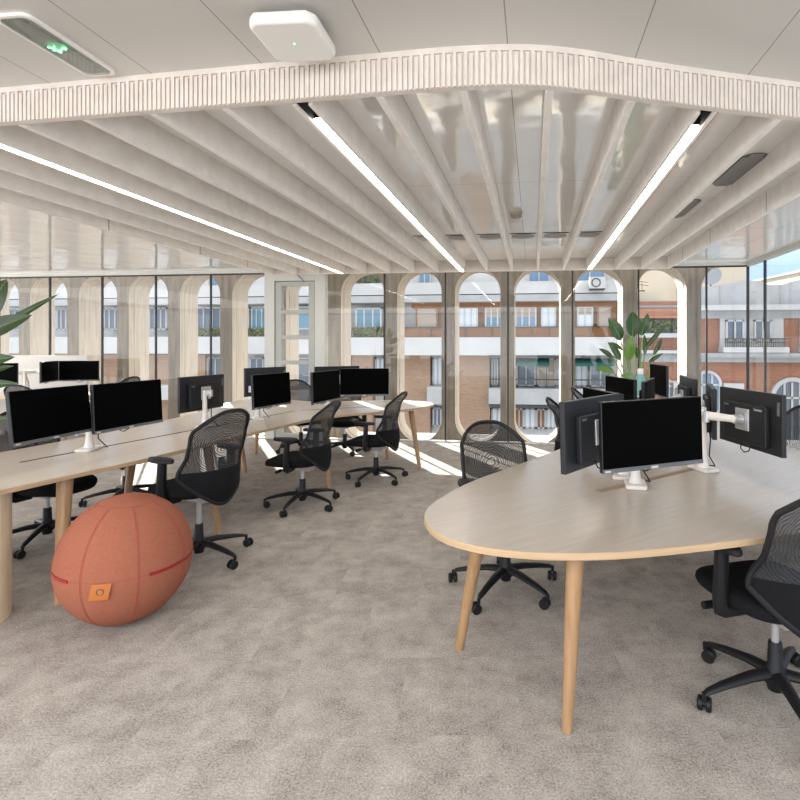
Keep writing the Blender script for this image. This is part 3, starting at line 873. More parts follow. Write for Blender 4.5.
arch_win(706, 15, 369); arch_win(791, 22, 375); arch_win(868, 22, 375)
part(fbox(MB(), 722, 742, 381, 400, 0, 0.3), 'door_hood', stucco, cb, CO)

# cream blocks behind
o = MB().box2((xf(655), YF + 11, -14), (xf(655) + 9.2, YF + 20, 9)).build('cream_tower', cream, bevel=0.05)
tag(o, 'plain cream block rising behind the brick houses, left of the sky gap', 'building')
o = MB().box2((-0.0, 0, 0), (24, 12, 22.4)).build('cream_house', cream)
o.location = (23.8, 63.0, -14.0); o.rotation_euler = (0, 0, R(-81.5))
tag(o, 'cream building with a slanting roofline under the blue sky beyond the corner house', 'building')
for i in range(6):
    f = MB().box2((2 + i * 4, -0.05, 20.0), (3.3 + i * 4, 0.1, 21.6)).build('window', stucco_grey, o)
    MB().box2((2.1 + i * 4, -0.08, 20.1), (3.2 + i * 4, -0.04, 21.5)).build('pane', pane_dark, f)
MB().box2((-0.3, -0.3, 22.4), (24.3, 12.2, 22.6)).build('eaves', roof_grey, o)
sat = empty('satellite_dish', (xf(714), YF + 0.5, zf(291)), 0, 'pale satellite dish on the parapet of the red brick house', 'satellite dish')
Md = Matrix.Translation((0, 0, 0.75)) @ Matrix.Rotation(R(70), 4, 'X') @ Matrix.Rotation(R(-25), 4, 'Y')
MB().lathe([(0.05, -0.16), (0.3, -0.12), (0.55, 0.0), (0.56, 0.03)], 20, M=Md).build('reflector', roof_grey, sat, smooth=True)
MB().tube([(0, 0, -0.2), (0, 0.1, 0.7)], 0.05, 6).build('mast', rail_dark, sat)
ant = empty('antenna', (xf(655), YF + 3.5, zf(290)), 0, 'small dark roof aerial on the attic of the narrow brick house', 'antenna')
MB().box2((-0.16, -0.1, 0), (0.16, 0.1, 0.22)).build('base_box', rail_dark, ant)
MB().tube([(0, 0, 0.2), (0, 0, 0.75)], 0.02, 6).tube([(-0.4, 0, 0.62), (0.4, 0, 0.5)], 0.018, 6).tube([(-0.2, 0, 0.8), (0.35, 0, 0.72)], 0.018, 6).build('aerial', rail_dark, ant)

# ------------------------------------------------------------------ tables
def tapered_leg(top, bot, r0, r1):
    n = 6; top, bot = Vector(top), Vector(bot)
    return MB().tube([top.lerp(bot, i / n) for i in range(n + 1)], [r0 + (r1 - r0) * i / n for i in range(n + 1)], 20)
def table(name, outline, label, topm, legs, slots, z=0.74, th=0.028):
    cx = sum(p[0] for p in outline) / len(outline); cy = sum(p[1] for p in outline) / len(outline)
    t = empty(name, (cx, cy, 0), 0, label, 'desk')
    base = Vector((cx, cy, 0))
    pts = spline(outline, 10)
    a = sum(p[0] * q[1] - q[0] * p[1] for p, q in zip(pts, pts[1:] + pts[:1]))
    if a < 0: pts = pts[::-1]
    m = MB().prism(pts, z - th, z, 0, 1, 0.003)
    tp = part(m, 'tabletop', [topm, edgewood], t, base)
    for (p, q, w) in slots:
        p, q = Vector((p[0], p[1], 0)), Vector((q[0], q[1], 0)); d = (q - p); ln = d.length; ang = math.atan2(d.y, d.x)
        c = (p + q) / 2
        part(MB().box((c.x, c.y, z + 0.0005), (ln, w, 0.002), ang), 'cable_slot', dark_hole if w < 0.03 else slot_tan, t, base)
    for top, bot, r0, r1 in legs:
        part(tapered_leg((top[0], top[1], z - th), (bot[0], bot[1], 0), r0, r1), 'leg', legwood, t, base, smooth=True)
    return t, base

Rdesk, RB = table('workstation_table', [(0.19, 3.845), (-0.106, 3.30), (-0.347, 2.864), (-0.470, 2.512), (-0.485, 2.29), (-0.395, 2.085), (-0.236, 1.965), (-0.03, 1.918), (0.206, 1.932),
    (0.42, 1.985), (0.66, 2.07), (0.93, 2.175), (1.4, 2.33), (1.9, 2.25), (2.35, 2.25), (2.7, 2.45), (2.72, 2.9), (2.42, 3.35), (1.98, 3.85), (1.9, 4.4), (2.05, 5.2),
    (2.15, 6.1), (2.0, 6.65), (1.6, 6.85), (1.2, 6.65), (0.98, 6.1), (0.72, 5.3), (0.46, 4.5)],
    'pale wood workstation table with a rounded nose and round legs nearest the camera', topwood_b,
    [((0.17, 2.10), (0.132, 2.048), 0.037, 0.021), ((-0.23, 2.43), (-0.362, 2.541), 0.037, 0.021), ((2.35, 2.5), (2.45, 2.42), 0.037, 0.021), ((2.35, 3.1), (2.45, 3.15), 0.037, 0.021),
     ((1.25, 6.35), (1.15, 6.45), 0.037, 0.021), ((1.85, 6.35), (1.95, 6.45), 0.037, 0.021), ((1.75, 4.2), (1.85, 4.2), 0.037, 0.021)],
    [((0.34, 2.755), (0.98, 3.32), 0.045), ((1.05, 4.1), (1.55, 6.2), 0.02)])
Ldesk, LB = table('long_desk', [(-2.84, 2.0), (-2.765, 2.45), (-2.675, 2.85), (-2.58, 3.23), (-2.475, 3.95), (-2.39, 4.5), (-2.28, 5.04), (-2.08, 5.48), (-1.78, 5.74), (-1.46, 6.06), (-1.29, 6.38),
    (-1.29, 6.68), (-1.46, 6.90), (-1.78, 7.0), (-2.15, 6.95), (-2.55, 6.80), (-2.95, 6.72), (-3.35, 6.9), (-3.75, 6.98), (-4.0, 6.8), (-4.0, 6.4), (-3.85, 5.9), (-3.74, 5.3), (-3.68, 4.6), (-3.70, 3.8),
    (-3.80, 3.0), (-4.0, 2.3), (-3.8, 1.75), (-3.4, 1.5), (-3.02, 1.6)],
    'long pale wood desk behind the orange ball carrying a row of monitors', topwood,
    [((-2.79, 2.83), (-2.725, 2.725), 0.042, 0.026), ((-3.50, 4.25), (-3.58, 4.22), 0.04, 0.024), ((-2.55, 3.84), (-2.463, 3.857), 0.034, 0.022), ((-2.20, 5.30), (-2.09, 5.18), 0.034, 0.022),
     ((-1.50, 6.30), (-1.346, 6.12), 0.037, 0.021), ((-1.95, 6.72), (-1.9, 6.66), 0.034, 0.022), ((-3.45, 5.75), (-3.36, 5.78), 0.034, 0.022), ((-3.7, 6.7), (-3.8, 6.8), 0.034, 0.022)],
    [((-3.30, 3.02), (-2.72, 5.72), 0.022), ((-2.68, 5.80), (-1.9, 6.25), 0.022)])
m = MB()
dr = math.atan2(2.7, 0.58)
m.box((-3.04, 4.25, 0.685), (2.2, 0.30, 0.05), dr)
part(m, 'cable_tray', dark_grey, Ldesk, LB)
pr = MB()
pts = [(-3.055 + 0.20 * math.cos(a * R(12)), 2.48 + 0.20 * math.sin(a * R(12))) for a in range(30)]
pr.prism(pts, 0, 0.712)
part(pr, 'drum_pedestal', palewood, Ldesk, LB, smooth=True)

fd, FB = table('corner_desk', [(-6.55, 6.85), (-6.5, 7.2), (-6.55, 7.6), (-6.9, 7.7), (-8.0, 7.72), (-9.2, 7.7), (-9.4, 7.2), (-9.2, 6.75), (-8.0, 6.72), (-6.9, 6.72)],
    'pale desk in the far left corner in front of the low white screen', topwood,
    [((-6.85, 6.9), (-6.75, 6.85), 0.035, 0.022), ((-6.85, 7.5), (-6.75, 7.55), 0.035, 0.022), ((-9.1, 6.9), (-9.2, 6.85), 0.035, 0.022), ((-9.1, 7.5), (-9.2, 7.55), 0.035, 0.022)], [])
ls = empty('low_screen', (-7.95, 7.82, 0), 0, 'low off-white partition screen standing before the windows in the far left corner', 'partition screen')
MB().box2((-1.0, -0.02, 0.05), (0.66, 0.02, 1.33)).build('panel', offwhite, ls, bevel=0.006)
for x in (-0.85, 0.5): MB().box2((x - 0.03, -0.06, 0), (x + 0.03, 0.06, 0.06)).build('foot', silver, ls)

# ------------------------------------------------------------------ office chair
def back_pt(u, v):
    au = abs(u)
    zb = 0.345 + 0.20 * au ** 1.9
    zt = 0.98 - 0.12 * au ** 2.8
    z = zb + (zt - zb) * v
    def lerp(tab, z):
        for (z0, a), (z1, b) in zip(tab, tab[1:]):
            if z <= z1: t = max(0, (z - z0) / (z1 - z0)); t = t * t * (3 - 2 * t); return a + (b - a) * t
        return tab[-1][1]
    hw = lerp([(0.34, 0.20), (0.46, 0.235), (0.56, 0.242), (0.68, 0.218), (0.80, 0.218), (0.90, 0.212), (0.98, 0.200)], z)
    yb = lerp([(0.34, -0.235), (0.46, -0.262), (0.56, -0.255), (0.66, -0.235), (0.80, -0.262), (0.98, -0.335)], z)
    wr = lerp([(0.34, 0.12), (0.46, 0.16), (0.56, 0.145), (0.70, 0.07), (0.98, 0.05)], z)
    return Vector((hw * u, yb + wr * au ** 2.2, z))
def make_chair():
    c = empty('office_chair')
    # seat cushion
    prof = [(0.60, 0.398), (0.88, 0.402), (0.97, 0.415), (1.0, 0.435), (0.985, 0.455), (0.93, 0.467), (0.75, 0.473), (0.45, 0.466), (0.0, 0.462)]
    m = MB(); n = 36; vs = []; fs = []
    for (s, z) in prof:
        for j in range(n):
            a = 2 * math.pi * j / n; ca_, sa_ = math.cos(a), math.sin(a)
            x = math.copysign(abs(ca_) ** 0.62, ca_) * 0.235 * s; y = math.copysign(abs(sa_) ** 0.62, sa_) * 0.255 * s + 0.055
            dz = -0.03 * max(0, (y - 0.19) / 0.12) ** 2 if y > 0.19 else 0
            vs.append((x, y, z + dz))
    for i in range(len(prof) - 1):
        for j in range(n): fs.append((i * n + j, i * n + (j + 1) % n, (i + 1) * n + (j + 1) % n, (i + 1) * n + j))
    fs.append(tuple(range(n - 1, -1, -1)))
    m.add(vs, fs).build('seat', blackfab, c, smooth=True)
    nu = 20
    def split_v(u):
        a, b = back_pt(u, 0).z, back_pt(u, 1).z
        return (0.585 - a) / (b - a)
    MB().grid(lambda i, j: back_pt(i * 2 - 1, split_v(i * 2 - 1) + (1 - split_v(i * 2 - 1)) * j), nu, 22).build('backrest', chairmesh, c, smooth=True, recalc=False)
    MB().grid(lambda i, j: back_pt(i * 2 - 1, split_v(i * 2 - 1) * j), nu, 10).build('lower_back', blackfab, c, smooth=True, solid=0.006, recalc=False)
    loop = [back_pt(-1 + 2 * i / 40, 1.0) for i in range(41)] + [back_pt(1, 1 - i / 20) for i in range(1, 21)] + [back_pt(1 - 2 * i / 40, 0) for i in range(1, 41)] + [back_pt(-1, i / 20) for i in range(1, 20)]
    bf = MB().tube(loop, 0.0125, 8, closed=True).build('back_frame', black, c, smooth=True)
    MB().tube([(0, -0.12, 0.385), (0, -0.20, 0.40), (0, -0.235, 0.47), (0, -0.232, 0.58), (0, -0.222, 0.66)], [0.03, 0.03, 0.03, 0.028, 0.02], 10, flat=(1.3, 0.45)).build('back_support', black, c, smooth=True)
    # armrests
    for s in (-1, 1):
        m = MB()
        m.tube([(s * 0.13, 0.02, 0.385), (s * 0.235, 0.02, 0.385), (s * 0.262, 0.015, 0.40), (s * 0.268, 0.01, 0.44), (s * 0.268, 0.0, 0.655)], [0.022, 0.022, 0.026, 0.028, 0.025], 10, flat=(1.0, 1.25))
        ar = m.build('armrest', black, c, smooth=True)
        pts = [(s * 0.262 + 0.043 * math.cos(a * R(15)) * (1.0), 0.02 + (0.115 * math.sin(a * R(15)))) for a in range(24)]
        MB().prism(pts, 0.652, 0.680, bev=0.006).build('arm_pad', black, ar, smooth=True)
    m = MB().box((0, 0.0, 0.385), (0.17, 0.30, 0.035)).box((0, -0.02, 0.36), (0.11, 0.17, 0.05))
    m.build('mechanism', silver, c, bevel=0.012, seg=3)
    MB().tube([(-0.06, 0.08, 0.37), (-0.23, 0.10, 0.375)], 0.008, 8).tube([(-0.21, 0.10, 0.375), (-0.275, 0.10, 0.375)], 0.017, 8).build('lever', black, c, smooth=True)
    MB().tube([(0, 0, 0.20), (0, 0, 0.45)], 0.016, 14).build('gas_spring', silver, c, smooth=True)
    m = MB().lathe([(0.030, 0.055), (0.034, 0.075), (0.045, 0.09), (0.045, 0.135), (0.030, 0.16), (0.027, 0.25), (0.024, 0.255)], 18)
    for i in range(5):
        a = R(72 * i + 90); d = Vector((math.cos(a), math.sin(a), 0))
        m.tube([d * 0.03 + Vector((0, 0, 0.125)), d * 0.12 + Vector((0, 0, 0.122)), d * 0.24 + Vector((0, 0, 0.103)), d * 0.315 + Vector((0, 0, 0.086)), d * 0.335 + Vector((0, 0, 0.075))], [0.034, 0.030, 0.024, 0.019, 0.012], 10, flat=(0.9, 0.62))
    m.build('star_base', black, c, smooth=True)
    for i in range(5):
        a = R(72 * i + 90); d = Vector((math.cos(a), math.sin(a), 0)); p = Vector((-d.y, d.x, 0))
        q = R(31 * i + 20); fw = Vector((math.cos(a + q), math.sin(a + q), 0)); sd_ = Vector((-fw.y, fw.x, 0))
        ctr = d * 0.335 - fw * 0.018
        m = MB()
        for s in (-1, 1):
            m.tube([ctr + sd_ * (s * 0.006) + Vector((0, 0, 0.029)), ctr + sd_ * (s * 0.010) + Vector((0, 0, 0.029)), ctr + sd_ * (s * 0.022) + Vector((0, 0, 0.029)), ctr + sd_ * (s * 0.027) + Vector((0, 0, 0.029))], [0.026, 0.029, 0.029, 0.024], 16)
        m.tube([d * 0.335 + Vector((0, 0, 0.05)), d * 0.335 + Vector((0, 0, 0.085))], 0.010, 8)
        m.tube([ctr + Vector((0, 0, 0.030)) - sd_ * 0.012, ctr + Vector((0, 0, 0.030)) + sd_ * 0.012], 0.012, 8)
        m.build('castor', black, c, smooth=True)
    return c
chair0 = make_chair()
LIFTED = ('seat', 'backrest', 'lower_back', 'back_frame', 'back_support', 'armrest', 'mechanism', 'lever')
GRP = 'black mesh office chairs'
chairs = [  # x, y, facing (deg, 0 = +X), spin of the star base, lift, label
    (-2.315, 3.393, 162, 38, 0.08, 'black mesh office chair standing right beside the orange ball'),
    (-2.133, 4.637, 176, 20, 0.0, 'middle black mesh office chair of three along the near side of the long desk'),
    (-1.732, 5.621, 174, 8, 0.0, 'black mesh office chair at the rounded window end of the long desk'),
    (-0.165, 3.205, -64, 22, 0.0, 'black mesh office chair behind the rounded nose of the near table'),
    (1.012, 2.312, 112, 14, 0.02, 'black mesh office chair nearest the camera, cut off by the picture edge'),
    (0.47, 5.08, -10, 0, 0.0, 'black mesh chair back edge just left of the monitors on the near table'),
    (0.80, 6.33, -12, 30, 0.0, 'black mesh chair back edge closest to the windows beside the large green plant'),
    (2.23, 4.42, -112, 15, -0.0, 'black mesh office chair behind the dark monitor back by the corner glazing'),
    (-3.70, 3.60, -8, 12, 0.0, 'black office chair tucked under the far side of the long desk behind the ball'),
    (-3.86, 4.56, 30, 40, 0.0, 'black office chair across the long desk from the chair beside the ball'),
    (-2.62, 7.04, -70, 20, 0.0, 'black office chair seen through under the window end of the long desk'),
    (-3.30, 7.12, -50, 0, 0.0, 'black mesh chair back framed between monitors in front of the glazed door'),
    (-6.68, 6.33, 98, 10, 0.0, 'black mesh chair back at the corner desk, just above the nearest monitor'),
    (-6.16, 7.05, 178, 50, 0.05, 'black mesh chair back at the end of the corner desk by the windows'),
]
for i, (x, y, fa, spin, lift, lab) in enumerate(chairs):
    c = chair0 if i == 0 else copy_tree(chair0)
    if i == 0:
        pass
    c.location = (x, y, 0); c.rotation_euler = (0, 0, R(fa - 90))
    tag(c, lab, 'chair', GRP)
    for ch in c.children:
        nm = ch.name.split('.')[0]
        ch.location = (0, 0, lift if nm in LIFTED else 0)
        ch.rotation_euler = (0, 0, R(spin) if nm in ('star_base', 'castor') else 0)

# ------------------------------------------------------------------ monitors
MW, MH = 0.56, 0.322
def make_monitor():
    o = empty('monitor')
    # local: screen faces -Y, origin at the panel centre
    MB().box2((-MW / 2, -0.004, -MH / 2), (MW / 2, 0.022, MH / 2)).build('casing', dark_grey, o, bevel=0.004)
    MB().box2((-MW / 2 + 0.004, -0.0062, -MH / 2 + 0.020), (MW / 2 - 0.004, -0.0035, MH / 2 - 0.004)).build('screen', screen_black, o)
    ch = MB().box2((-MW / 2 + 0.002, -0.0075, -MH / 2), (MW / 2 - 0.002, -0.003, -MH / 2 + 0.019)).build('bezel', chin_grey, o)
    MB().box2((-0.022, -0.0090, -MH / 2 + 0.003), (0.016, -0.007, -MH / 2 + 0.014)).box2((-MW / 2 + 0.012, -0.0090, -MH / 2 + 0.005), (-MW / 2 + 0.04, -0.007, -MH / 2 + 0.013)).build('badge', offwhite, ch)
    bk = MB().box2((-0.19, 0.02, -0.13), (0.19, 0.052, 0.09)).build('rear_housing', housing_grey, o, bevel=0.008, seg=2)
    MB().box2((-MW / 2 + 0.015, 0.0215, 0.05), (-MW / 2 + 0.035, 0.0235, 0.12)).box2((0.135, 0.0515, 0.065), (0.175, 0.0535, 0.075)).build('sticker', chin_grey, o)
    MB().box2((-0.06, 0.05, -0.06), (0.06, 0.060, 0.06)).build('mount_plate', silver, o, bevel=0.003)
    m = MB()
    m.tube([(-0.05, 0.035, -MH / 2 + 0.03), (-0.045, 0.045, -MH / 2 - 0.01), (-0.01, 0.05, -MH / 2 - 0.022), (0.03, 0.045, -MH / 2 - 0.008), (0.04, 0.035, -MH / 2 + 0.03)], 0.0035, 6)
    m.build('cable', black, o, smooth=True)
    return o
mon0 = make_monitor()
MG = 'office monitors on desk arms'
monitors = {  # centre x, y, direction the screen faces (deg), top height, roll, tilt-back, label
    'M1': (-3.007, 2.967, 1.7, 1.232, 0, 6, 'black monitor nearest the orange ball, leftmost on the long desk'),
    'M2': (-2.798, 3.344, -5, 1.244, 0, 3, 'black monitor beside the first one above the ball, on the same desk arm'),
    'M3': (-3.10, 4.575, 173, 1.212, 0, 0, 'monitor showing its dark back and upright arm behind the chair beside the ball'),
    'M4': (-2.51, 4.795, -9, 1.224, 0, 3, 'black monitor on the long desk between the chair by the ball and the middle chair'),
    'M5': (-3.10, 5.75, 156, 1.240, 0, 0, 'grey monitor back half hidden behind the screen next to the glazed door'),
    'M6': (-2.116, 5.165, -6, 1.233, 0, 2, 'narrow looking black monitor turned beside the wide one at the desk end'),
    'M7': (-1.955, 5.90, -76, 1.226, 0, 0, 'wide black monitor facing the room at the window end of the long desk'),
    'M8': (-2.43, 6.26, 127, 1.236, 0, 0, 'grey monitor back just above the two screens at the window end'),
    'R1': (0.558, 2.500, -64.7, 1.248, -1.0, 1, 'large black screen at the front of the near table'),
    'R2': (0.281, 2.570, 145.5, 1.247, 0, -2, 'monitor showing its grey back at the rounded end of the near table'),
    'R3': (1.222, 3.080, 12.0, 1.245, 0, 0, 'monitor showing its dark back and white arm by the corner glazing'),
    'R4': (0.445, 3.508, 198, 1.20, 0, 0, 'low black monitor edge just behind the grey back at the table nose'),
    'R5': (0.691, 4.286, 194, 1.24, 0, 0, 'black screen in front of the large green plant'),
    'RB': (0.935, 4.326, -20, 1.22, 0, 0, 'pale grey monitor back to back with the screen before the plant'),
    'R6': (1.268, 5.474, -177, 1.30, 0, 0, 'upright black monitor beside the glass tumbler and plant'),
    'R7': (1.211, 4.220, -5, 1.25, 0, 0, 'monitor seen almost edge-on before the bright window column'),
    'R8': (1.218, 3.707, -14, 1.22, 0, 0, 'monitor seen edge-on peeking out from behind the dark back by the corner'),
    'F1': (*W((79 - 475) / 520 * 8.25, 8.25), -72, 1.25, 0, 0, 'wide black monitor on the corner desk, farther from the leafy plant'),
    'F2': (*W((50 - 475) / 520 * 8.0, 8.0), 24, 1.25, 0, 0, 'narrow angled black monitor in the middle of the corner desk'),
    'F3': (*W((-4 - 475) / 520 * 7.75, 7.75), -72, 1.23, 0, 0, 'black monitor on the corner desk half covered by the leafy plant'),
}
MON = {}
for i, (k, (x, y, fa, zt, roll, tilt, lab)) in enumerate(monitors.items()):
    o = mon0 if i == 0 else copy_tree(mon0)
    o.location = (x, y, zt - MH / 2)
    o.rotation_euler = (R(-tilt), R(roll), R(fa + 90))
    tag(o, lab, 'monitor', MG)
    MON[k] = (Vector((x, y, zt - MH / 2)), R(fa))
# maker's lettering on the dark back by the corner glazing
tcv = bpy.data.curves.new('badge_lettering', 'FONT'); tcv.body = 'Lenovo'; tcv.size = 0.022; tcv.extrude = 0.0006
to = bpy.data.objects.new('badge_lettering', tcv); COL.objects.link(to)
dg = bpy.context.evaluated_depsgraph_get(); dg.update()
me = bpy.data.meshes.new_from_object(to.evaluated_get(dg)); me.name = 'badge_lettering'
bpy.data.objects.remove(to)
for i_, o in enumerate([q for q in COL.objects if q.get('label', '').startswith('monitor showing its dark back and white arm')]):
    b = bpy.data.objects.new('badge_lettering', me); COL.objects.link(b); me.materials.clear(); me.materials.append(offwhite)
    b.parent = o; b.location = (-0.10, 0.0535, 0.060); b.rotation_euler = (R(90), 0, R(180))

def mount_of(k, back=0.092):
    c, a = MON[k]; return c - Vector((math.cos(a), math.sin(a), 0)) * back
def arm(base, links, label, hpost=0.36, z=0.74):
    t = empty('articulated_stand', (base[0], base[1], z), 0, label, 'monitor arm', 'white monitor arms on the desks')
    B = Vector((base[0], base[1], z))
    ang = math.atan2(mount_of(links[0])[1] - base[1], mount_of(links[0])[0] - base[0])
    c_, s_ = math.cos(ang), math.sin(ang)
    pl = rrect(0.085, 0.055, 0.018)
    MB().prism([(x * c_ - y * s_, x * s_ + y * c_) for x, y in pl], 0.0005, 0.02, bev=0.004).build('base_plate', white_arm, t, smooth=True)
    MB().tube([(0, 0, 0.018), (0, 0, 0.05), (0, 0, 0.10), (0, 0, hpost)], [0.036, 0.026, 0.021, 0.019], 16).build('post', white_arm, t, smooth=True)
    for i, k in enumerate(links):
        m_ = mount_of(k) - B
        zj = min(m_.z, hpost - 0.03)
        st = Vector((0, 0, zj))
        dirv = Vector((m_.x, m_.y, 0)); ln = dirv.length
        perp = Vector((-dirv.y, dirv.x, 0)).normalized() if ln > 1e-4 else Vector((1, 0, 0))
        el = st.lerp(m_, 0.55) + perp * (0.015 if k == 'R1' else 0.10 if ln > 0.2 else 0.03) * (-1 if perp.dot(Vector((math.cos(MON[k][1]), math.sin(MON[k][1]), 0))) > 0 else 1)
        if k == 'R2': el = Vector((0.60, 2.80, 0)) - B
        el.z = zj
        a1 = MB().tube([st, st.lerp(el, 0.5), el], [0.024, 0.021, 0.023], 12, flat=(0.8, 1.2)).build('arm', white_arm, t, smooth=True)
        MB().tube([el + Vector((0, 0, -0.028)), el + Vector((0, 0, 0.032))], 0.020, 12).build('elbow_joint', silver, a1, smooth=True)
        up = el + Vector((0, 0, 0.01))
        nrm = Vector((math.cos(MON[k][1]), math.sin(MON[k][1]), 0))
        MB().tube([m_ - nrm * 0.012, m_ + nrm * 0.0305], [0.026, 0.030], 14).build('mount_head', silver, a1, smooth=True)
        MB().tube([up, up.lerp(m_, 0.8), m_], [0.021, 0.017, 0.020], 12, flat=(0.8, 1.2)).build('arm', white_arm, t, smooth=True)
    MB().tube([(0.022, 0.0, hpost * 0.85), (0.05, 0.02, hpost * 0.5), (0.045, 0.03, 0.08), (0.09, 0.06, 0.012), (0.06, 0.1, 0.006)], 0.004, 6).build('cable', black, t, smooth=True)
    return t
arm((-3.19, 3.43), ['M1', 'M2'], 'double monitor arm with a white foot behind the ball on the long desk')
arm((-3.00, 4.48), ['M3'], 'white monitor arm holding the dark monitor back behind the chair beside the ball', 0.34)
arm((-2.80, 5.05), ['M4', 'M5'], 'white monitor arm behind the screen next to the glazed door', 0.36)
arm((-2.36, 5.80), ['M6', 'M7', 'M8'], 'white monitor arm between the two screens at the window end', 0.40)
arm((0.55, 2.88), ['R1'], 'white monitor arm with a square foot under the large front screen', 0.30)
arm((0.52, 3.07), ['R2', 'R4'], 'white monitor arm hidden behind the large front screen, its foot showing beside', 0.39)
arm((1.03, 3.30), ['R3', 'R8'], 'white monitor arm reaching to the dark monitor back by the corner glazing', 0.38)
arm((0.82, 4.36), ['R5', 'RB'], 'white monitor arm between the back-to-back screens before the plant', 0.34)
arm((1.47, 5.50), ['R6'], 'white monitor arm behind the upright black monitor by the tumbler', 0.38)
arm((0.99, 4.10), ['R7'], 'white monitor arm reaching to the monitor seen edge-on', 0.34)
f1, f2 = MON['F1'][0], MON['F2'][0]
arm((f1.x + 0.16, f1.y + 0.15), ['F1'], 'white monitor arm behind the wide screen before the low white screen', 0.38)
arm((f2.x - 0.26, f2.y - 0.16), ['F2'], 'white monitor arm behind the narrow angled screen of the corner desk', 0.38)
arm((-7.75, 7.15), ['F3'], 'white monitor arm behind the leafy plant in the far left corner', 0.38)

# small things on the near table
gl = empty('glass_tumbler', (1.04, 4.93, 0.7405), 0, 'clear glass tumbler in front of the upright black monitor', 'glass')
MB().lathe([(0.028, 0.0), (0.034, 0.004), (0.040, 0.11), (0.0375, 0.11), (0.0315, 0.008), (0.002, 0.008)], 20).build('cup', clear_pl, gl, smooth=True)
bt = empty('spray_bottle', (1.05, 5.25, 0.7405), 0, 'translucent teal bottle beside the upright black monitor and the plant', 'bottle')
MB().lathe([(0.045, 0.0), (0.05, 0.01), (0.05, 0.40), (0.044, 0.45), (0.02, 0.475)], 20).build('body', teal_liq, bt, smooth=True)
MB().lathe([(0.022, 0.47), (0.03, 0.48), (0.03, 0.525), (0.015, 0.53)], 16).build('cap', white_pl, bt, smooth=True)

# ------------------------------------------------------------------ exercise ball
RX, RZ = 0.320, 0.340
ball = empty('exercise_ball', (-2.213, 2.621, 0), 0, 'orange terracotta fabric exercise ball with seams on the carpet before the long desk', 'exercise ball')
axis_tilt = Matrix.Rotation(R(2), 4, 'Y')
CAMDIR = math.atan2(-2.621, 2.213)
def bp_(th, ph, off=0.0):
    p = Vector((math.sin(th) * math.cos(ph), math.sin(th) * math.sin(ph), math.cos(th)))
    p = (axis_tilt @ p)
    q = Vector((p.x * (RX + off), p.y * (RX + off), p.z * (RZ + off)))
    return Vector((q.x, q.y, max(0.0, q.z + RZ) if q.z < -RZ * 0.98 else q.z + RZ))
m = MB()
seam_ph = [CAMDIR + R(9 + 45 * i) for i in range(8)]
def ball_fn(i, j):
    return bp_(math.pi * j, 2 * math.pi * i, 0)
m.grid(ball_fn, 96, 60)
m.build('cover', ballfab, ball, smooth=True)
m = MB()
capth = R(25)
for ph in seam_ph:
    for dph in (-0.011, 0.011):
        m.tube([bp_(capth + (math.pi - 0.12 - capth) * i / 28, ph + dph / max(0.3, math.sin(capth + (math.pi - 0.12 - capth) * i / 28)), -0.0010) for i in range(29)], 0.0030, 6)
m.tube([bp_(capth, 2 * math.pi * i / 48, -0.0005) for i in range(48)], 0.0028, 6, closed=True)
m.tube([bp_(R(90), 2 * math.pi * i / 72, -0.0015) for i in range(72)], 0.0026, 6, closed=True)
m.build('seam', ballseam, ball, smooth=True)
def strip(ph0, ph1, th, hw, off, name, mat):
    m = MB(); n = 16
    m.grid(lambda i, j: bp_(th + (j - 0.5) * 2 * hw, ph0 + (ph1 - ph0) * i, off), n, 2)
    return m.build(name, mat, ball, solid=0.003)
CAMDIR = math.atan2(-2.621, 2.213)
strip(CAMDIR + R(18), CAMDIR + R(100), R(90), R(1.4), 0.0012, 'zip', zipred)
strip(CAMDIR - R(100), CAMDIR - R(48), R(90), R(1.4), 0.0012, 'zip', zipred)
tg = MB()
tph = CAMDIR - R(18)
tm = MB().grid(lambda i, j: bp_(R(90.5) + R(12.5) * j, tph + R(15) * (i - 0.5) - R(2.5) * j, 0.004 + 0.012 * j), 4, 4)
tg = tm.build('handle_tag', leather, ball, solid=0.004)
MB().tube([bp_(R(96.5) + R(2.4) * math.cos(a * R(30)), tph - R(1) + R(2.6) * math.sin(a * R(30)), 0.0125) for a in range(12)], 0.0022, 6, closed=True).build('eyelet', rail_dark, tg)

# ------------------------------------------------------------------ plants
def leaf(m_obj, name, mat, parent, base, tip, width, face, droop=0.02, origin=Vector((0, 0, 0)), shape=1.0):
    base, tip = Vector(base) - origin, Vector(tip) - origin
    ax = tip - base; ln = ax.length; ax.normalize()
    fc = Vector(face); fc = (fc - ax * fc.dot(ax)).normalized()
    sd = ax.cross(fc).normalized()
    m = MB(); nv = 14; nu = 6
    def fn(i, j):
        w = width * (math.sin(math.pi * min(1, (j * 0.97 + 0.03)) ** (0.85 * shape)) ** 0.75) * 0.5
        u = i * 2 - 1
        c = base + ax * (ln * j) + fc * (droop * math.sin(math.pi * j) * 2 - abs(u) * -w * 0.28) + sd * (u * w)
        return c
    m.grid(fn, nu, nv)
    o = m.build(name, mat, parent, smooth=True, recalc=False)
    mm = MB().tube([fn(0.5, j / 12) - fc * 0.002 for j in range(13)], [0.006 * (1 - j / 14) + 0.0015 for j in range(13)], 6)
    mm.build('midrib', stemg, o, smooth=True)
    return o
pd = 6.9
px_ = W((640 - 475) / 520 * pd, pd)
PO = Vector((px_[0], px_[1], 0))
plant = empty('bird_of_paradise_plant', PO, 0, 'tall green broad-leaved plant before the windows behind the near table monitors', 'plant')
MB().lathe([(0.15, 0.0), (0.19, 0.02), (0.23, 0.42), (0.21, 0.42), (0.20, 0.38), (0.02, 0.38)], 28).build('pot', potwhite, plant, smooth=True)
MB().lathe([(0.20, 0.33), (0.20, 0.39)], 20).build('potting_soil', soil, plant)
